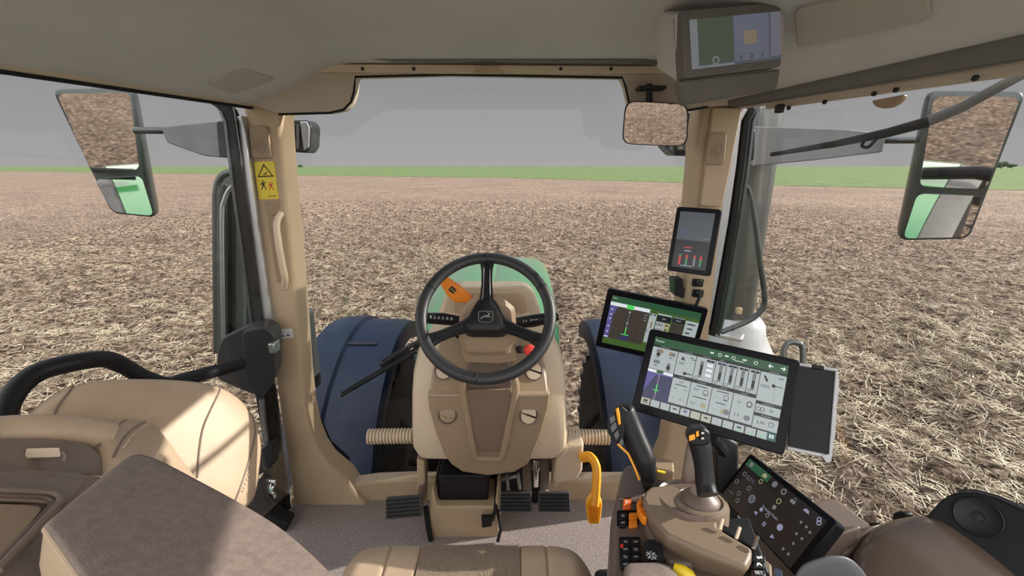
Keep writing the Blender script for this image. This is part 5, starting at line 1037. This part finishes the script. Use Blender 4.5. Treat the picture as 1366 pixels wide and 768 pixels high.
# ================================================================== SEATS
def driver_seat():
    t = thing('driver_seat', 'tan driver seat cushion with ribbed centre at the bottom of the view', 'seat', (CX-.01, .58, .1))
    cx = -.0955; HWD = .268; Z = .505
    def surf(x, y, e=0):
        u = (x-cx)/HWD
        z = Z - .05*max(0, (abs(u)-.80)/.2)**2.2 + .006*abs(u)**2
        d = .835 - .045*max(0, (abs(u)-.55)/.45)**2.4 - y
        r = .055
        if d < r: z -= r - math.sqrt(max(0, r*r - (r-d)**2))
        return V((x, y, z - e))
    segs = [(-1, -.62, 'left_bolster', LEATH), (-.62, -.375, 'left_panel', LEATH), (-.375, .42, 'centre_panel', FABR), (.42, .63, 'right_panel', LEATH), (.63, 1, 'right_bolster', LEATH)]
    for a, b, nm, mm in segs:
        rows = []; n = 24
        yf = lambda u: .835 - .045*max(0, (abs(u)-.55)/.45)**2.4
        for i in range(n+1):
            u = a + (b-a)*i/n; k = min(i, n-i); gr = .005 if k == 0 else (.0015 if k == 1 else 0)
            if (i == 0 and a == -1) or (i == n and b == 1): gr = 0
            col = []
            for s in np.linspace(0, 1, 16): col.append(surf(cx + u*HWD, .25 + (yf(u) - .25)*s, gr))
            q = col[-1].copy()
            for s in np.linspace(0, 1, 10)[1:]: ang = s*math.pi/2; col.append(V((q.x, yf(u) - 0.0, q.z - .055*0 - s*.10)))
            rows.append(col)
        m = MB(); m.loft(rows, cap=False, closed=False)
        if abs(a) == 1 or abs(b) == 1:
            e = rows[0] if a == -1 else rows[-1]; m.loft([e, [p + V(((-.012 if a == -1 else .012), 0, -.03)) for p in e], [p + V((0, 0, -.12)) for p in e]], cap=False, closed=False)
        m.build(nm, mm, t, sharp=80)
    m = MB()
    for k in range(64):
        u = -.362 + .772*k/63; pts = [surf(cx+u*HWD, y, -.0008) for y in np.linspace(.45, .832, 12)]; m.tube(pts, .0012, 5)
    m.build('rib', FABR, t).__setitem__('kind', 'stuff')
    m = MB(); m.box((cx, .53, .38), (.50, .52, .13)); m.build('seat_base', CHAR, t, bevel=.03)
    m = MB(); m.box((cx, .50, .17), (.36, .40, .32)); m.build('suspension', BLACK, t, bevel=.02)
driver_seat()
def arm_left():
    t = thing('seat_armrest', 'brown padded armrest raised at the left of the driver seat, nearest the viewer', 'armrest', W(250, 730, .62))
    A, B, C = W(180, 612, .66), W(62, 702, .52), W(430, 768, .56); n = (C-B).cross(A-B).normalized()
    if n.z < 0: n = -n
    out = [(60, 703), (66, 696), (90, 676), (120, 651), (150, 626), (166, 614), (178, 608.5), (190, 609.5), (206, 615), (230, 626), (260, 642), (310, 669), (365, 702), (405, 734), (432, 760), (470, 800), (520, 880), (380, 980), (230, 960), (160, 860), (118, 788), (84, 738), (68, 715)]
    P = [wp(*q, A, n) for q in out]
    m = MB(); m.blob(cr(P, 3, True), n, .007, .010, 9, 120); pad = m.build('pad', DLEATH, t, sharp=70)
    R = resample(cr(P, 3, True), 120); c = sum(R, V())/120
    m = MB(); m.loft([[c + (q-c)*k - n*h for q in R] for k, h in ((.985, .002), (1.005, .010), (1.0, .05), (.96, .075), (.5, .08))]); m.build('side_band', LEATH, t, sharp=60)
    m = MB(); m.tube([c - n*.06, V((-.44, .36, c.z-.22)), V((-.44, .36, .3)), V((-.44, .36, .0))], .03, 12); m.build('support', BLACK, t)
    m = MB(); m.tube([c + (q-c)*.998 - n*.003 for q in R + R[:1]], .0032, 8); m.build('piping', LEATH, pad)
arm_left()
def passenger():
    t = thing('passenger_seat', 'tan leather passenger seat with folded backrest at the left', 'seat', (-.66, .7, .35))
    A, B, D = W(60, 535, .90), W(320, 525, 1.22), W(60, 700, .85); n = (B-A).cross(D-A).normalized()
    if n.x < 0: n = -n
    P = lambda a: wp(*a, A, n)
    out = [P(q) for q in ((28, 570), (52, 540), (85, 520), (130, 508), (180, 506), (235, 508), (280, 514), (312, 530), (334, 556), (345, 590), (342, 630), (334, 668), (300, 690), (230, 710), (120, 720), (40, 690), (20, 630))]
    m = MB(); m.blob(cr(out, 3, True), n, .045, .055, 3.2, 84); bk = m.build('side_cushion', LEATH, t, sharp=80)
    for path, nm in (([(97, 514), (80, 532), (66, 552), (60, 580)], 'seam'), ([(290, 516), (272, 545), (258, 575), (252, 610), (250, 640)], 'seam'), ([(329, 542), (332, 575), (322, 615), (308, 655), (300, 680)], 'seam')):
        s = MB(); s.tube([m.onblob(P(q), .0006) for q in cr([V((x, y, 0)) for x, y in path], 6) for q in [(q.x, q.y)]], .0024, 6); s.build(nm, SHELL, bk)
    s = MB()
    for k in range(22):
        u = k/22; path = cr([V((x, y, 0)) for x, y in ((335, 560), (334, 585), (325, 622), (312, 660))], 22); q = path[int(u*(len(path)-1))]; c = m.onblob(P((q.x, q.y)), .001); s.ell(c, (.0018, .0018, .003), seg=6, rng_=4)
    s.build('stitching', BEIGEL, bk)
    WN = lambda x, y, t_: CAM + ray(x, y)*(t_*1.18)
    # nearer folded backrest: padded roll on top of a hard shell
    def roll(path, nm, rr, mm=LEATH, flat=1.0):
        m = MB(); m.tube(cr([WN(*q) for q in path], 5), rr, 18, flat=flat); return m.build(nm, mm, t)
    Pl = [(-60, 590, .60), (-10, 578, .64), (60, 574, .68), (110, 577, .71), (146, 583, .735)]
    k = 21; roll(Pl, 'padded_edge', [.028]*k)
    A2, B2, D2 = WN(150, 590, .74), WN(250, 640, .80), WN(165, 650, .68); n2 = (B2-A2).cross(D2-A2).normalized()
    if n2.z < 0: n2 = -n2
    P2 = lambda a: wp(*a, A2, n2)
    m = MB(); m.blob(cr([P2(q) for q in ((128, 590), (136, 575), (152, 566), (176, 565), (198, 573), (214, 590), (232, 615), (254, 645), (262, 668), (225, 680), (180, 660), (150, 632))], 3, True), n2, .028, .05, 3, 72); e = m.build('corner_bolster', LEATH, t, sharp=80)
    s = MB(); s.tube([m.onblob(P2((q.x, q.y)), .0005) for q in cr([V((x, y, 0)) for x, y in ((160, 568), (140, 582), (128, 597))], 6)], .0022, 6); s.tube([m.onblob(P2((q.x, q.y)), .0005) for q in cr([V((x, y, 0)) for x, y in ((185, 570), (158, 590), (146, 606), (143, 618))], 6)], .0022, 6); s.build('seam', SHELL, e)
    s = MB()
    for q in cr([V((x, y, 0)) for x, y in ((186, 576), (163, 594), (151, 610))], 9): s.ell(m.onblob(P2((q.x, q.y)), .0008), (.0018, .0018, .0022), seg=6, rng_=4)
    s.build('stitching', BEIGEL, e)
    # shell face below the roll
    m = MB(); m.prism([WN(x, y, t_) for x, y, t_ in ((-80, 590, .575), (0, 586, .62), (60, 585, .655), (110, 590, .685), (130, 602, .695), (152, 636, .70), (100, 632, .655), (40, 627, .61), (-80, 618, .55))], WN(60, 600, .70)-WN(60, 600, .66)); f = m.build('shell_edge', SHELL, t, bevel=.004)
    m = MB(); m.prism(rnd([WN(*q, .628) for q in ((35, 598), (79, 597), (81, 609), (33, 611))], .002), WN(50, 600, .64)-WN(50, 600, .628)); m.build('pull_tab', BEIGEL, f, bevel=.002)
    m = MB(); m.tube([WN(81, 602, .632), WN(86, 607, .634), WN(86, 615, .632)], .003, 6); m.build('pull_strap', SHELL, f)
    tp = [(-80, 616, .55), (40, 626, .60), (100, 631, .64), (150, 637, .69), (118, 690, .62), (72, 775, .52), (40, 830, .46), (-80, 830, .42)]
    m = MB(); m.prism([WN(*q) for q in tp], (0, .03, -.06)); f = m.build('hard_shell', SHELL, t, bevel=.006)
    q0 = [WN(*q) for q in tp]; nn = (q0[2]-q0[7]).cross(q0[1]-q0[7]).normalized(); pc = q0[1]
    if nn.z < 0: nn = -nn
    def S_(pts, nm, mm, d, r=.012):
        m = MB(); m.prism(rnd([wp(*q, pc, nn) + nn*d for q in pts], r), -nn*.006); return m.build(nm, mm, f, bevel=.002)
    S_([(-60, 630), (20, 633), (112, 645), (84, 676), (50, 672), (-60, 668)], 'raised_panel', SHELL, .006)
    m = MB(); m.tube(cr([wp(*q, pc, nn) + nn*.008 for q in ((-60, 657), (0, 660), (52, 662), (70, 666), (74, 674), (64, 688), (30, 725), (-10, 768))], 5), .006, 8); m.build('tray_rim', SHELL, f)
    m = MB(); m.tube(cr([wp(*q, pc, nn) + nn*.007 for q in ((-60, 663), (0, 666), (48, 668), (62, 672), (62, 680), (30, 715), (-20, 768))], 5), .0035, 8); m.build('tray_rim', BROWN, f)
    S_([(-60, 672), (40, 676), (55, 680), (20, 725), (-60, 800)], 'tray_inset', TAUPE, .004, .006)
    m = MB(); m.box((-.80, .74, .28), (.26, .44, .40), Matrix.Rotation(-.25, 3, 'Z')); m.build('seat_box', CHAR, t, bevel=.03)
passenger()
# ================================================================== RIGHT FENDER CONSOLE
def right_side():
    t = thing('fender_console', 'glossy brown upholstered side console at the lower right window edge', 'console', (.75, .7, .3))
    n = V((-.25, -.35, .9)).normalized(); p0 = W(1240, 740, .86)
    P = lambda q: wp(*q, p0, n)
    m = MB(); m.blob(cr([P(q) for q in ((1134, 752), (1150, 722), (1172, 703), (1200, 694), (1232, 692), (1262, 700), (1300, 725), (1350, 765), (1400, 830), (1330, 930), (1200, 950), (1120, 860))], 3, True), n, .045, .10, 2.8, 84); m.build('cushion', mat('glossy_brown', (.12, .083, .062), .2, var=.04, bump=.06, bscale=300, spec=.6), t, sharp=80)
    m = MB(); m.prism([P(q) - n*.0 for q in ((1122, 716), (1150, 702), (1178, 696), (1160, 712), (1140, 740), (1120, 742))], -n*.05); m.build('trim_cap', BROWN, t, bevel=.008)
    m = MB(); m.prism([W(*q, .90) for q in ((1080, 728), (1112, 712), (1150, 700), (1146, 720), (1130, 745), (1086, 752))], (.01, .05, -.05)); m.build('side_trim', BROWN, t, bevel=.006)
    m = MB(); m.blob(cr([W(*q, .74) for q in ((1060, 768), (1085, 748), (1120, 742), (1145, 756), (1160, 790), (1130, 860), (1050, 850))], 3, True), n, .02, .04, 3, 48); m.build('grey_pad', mat('grey_pad', (.065, .067, .078), .5, var=.05, bump=.2), t, sharp=80)
    m = MB(); m.prism([wx(*q, .86) for q in ((1110, 712), (1130, 703), (1165, 696), (1160, 702), (1118, 718))], (.02, 0, 0)); m.build('window_ledge', BLACK, t, bevel=.004)
    m = MB(); m.prism([wx(*q, .84) for q in ((1190, 684), (1198, 681), (1206, 684), (1207, 694), (1190, 695))], (.02, 0, 0)); m.build('window_catch', BLACK, t, bevel=.004)
    m = MB(); m.box((.80, .62, .25), (.26, .70, .45), Matrix.Rotation(.25, 3, 'Z')); m.build('fender_wall', BROWN, t, bevel=.02)
    t = thing('wall_speaker', 'black side panel with a round disc in the lower right corner', 'panel', wx(1310, 740, .84))
    n = V((-.80, -.45, .40)).normalized(); p0 = W(1305, 690, .84); P = lambda q, d=0: wp(*q, p0, n) + n*d
    m = MB(); m.prism(rnd([P(q) for q in ((1232, 692), (1258, 664), (1275, 656), (1300, 656), (1330, 664), (1385, 690), (1420, 860), (1330, 770))], .015), -n*.05); b = m.build('panel', RUBBER, t, bevel=.006)
    m = MB(); m.lathe([(.035, 0), (.035, .004), (.033, .006), (.030, .004), (.009, .003), (.008, .008), (0, .009)], P((1305, 689)), n, 40); m.build('disc', BLACK, b)
    m = MB()
    pts = [P(q) + n*.0 for q in ((1278, 655), (1302, 655), (1332, 663), (1390, 690))]; m.tube(pts, .004, 8); m.build('edge_trim', CHAR, b)
right_side()
# ================================================================== LIGHT
def light():
    sd = V((.86, .16, .40)).normalized()
    L = bpy.data.lights.new('sun', 'SUN'); L.energy = 6.2; L.angle = math.radians(.6); L.color = (1.0, .95, .86)
    o = bpy.data.objects.new('sun', L); COL.objects.link(o); o.rotation_euler = sd.to_track_quat('Z', 'Y').to_euler(); o.location = sd*30
    # grey haze low in front, open sky overhead, sides and rear lifted as added fill
    w = bpy.data.worlds.new('sky'); S.world = w; w.use_nodes = True; nt = w.node_tree; bg = nt.nodes['Background']
    tc = nt.nodes.new('ShaderNodeTexCoord'); sx = nt.nodes.new('ShaderNodeSeparateXYZ'); nt.links.new(tc.outputs['Generated'], sx.inputs[0])
    def ramp(src, els):
        r = nt.nodes.new('ShaderNodeValToRGB'); e = r.color_ramp.elements
        e[0].position = els[0][0]; e[0].color = (*els[0][1], 1); e[1].position = els[-1][0]; e[1].color = (*els[-1][1], 1)
        for p, c in els[1:-1]: x = e.new(p); x.color = (*c, 1)
        nt.links.new(src, r.inputs['Fac']); return r.outputs['Color']
    up = ramp(sx.outputs['Z'], [(0, (.375, .365, .37)), (.10, (.33, .325, .335)), (.24, (.25, .25, .265)), (.45, (.55, .62, .76)), (1, (.60, .76, 1.05))])
    mp = nt.nodes.new('ShaderNodeMapRange'); mp.inputs['From Min'].default_value = .50; mp.inputs['From Max'].default_value = -.2; mp.inputs['To Min'].default_value = 0; mp.inputs['To Max'].default_value = 1
    nt.links.new(sx.outputs['Y'], mp.inputs['Value'])
    mx = nt.nodes.new('ShaderNodeMix'); mx.data_type = 'RGBA'; nt.links.new(mp.outputs[0], mx.inputs['Factor']); nt.links.new(up, mx.inputs['A'])
    mx.inputs['B'].default_value = (2.0, 1.97, 1.95, 1)
    nt.links.new(mx.outputs['Result'], bg.inputs['Color']); bg.inputs['Strength'].default_value = 1.0
    S.view_settings.view_transform = 'Standard'; S.view_settings.look = 'None'; S.view_settings.exposure = 0; S.view_settings.gamma = 1; S.view_settings.use_curve_mapping = False
light()
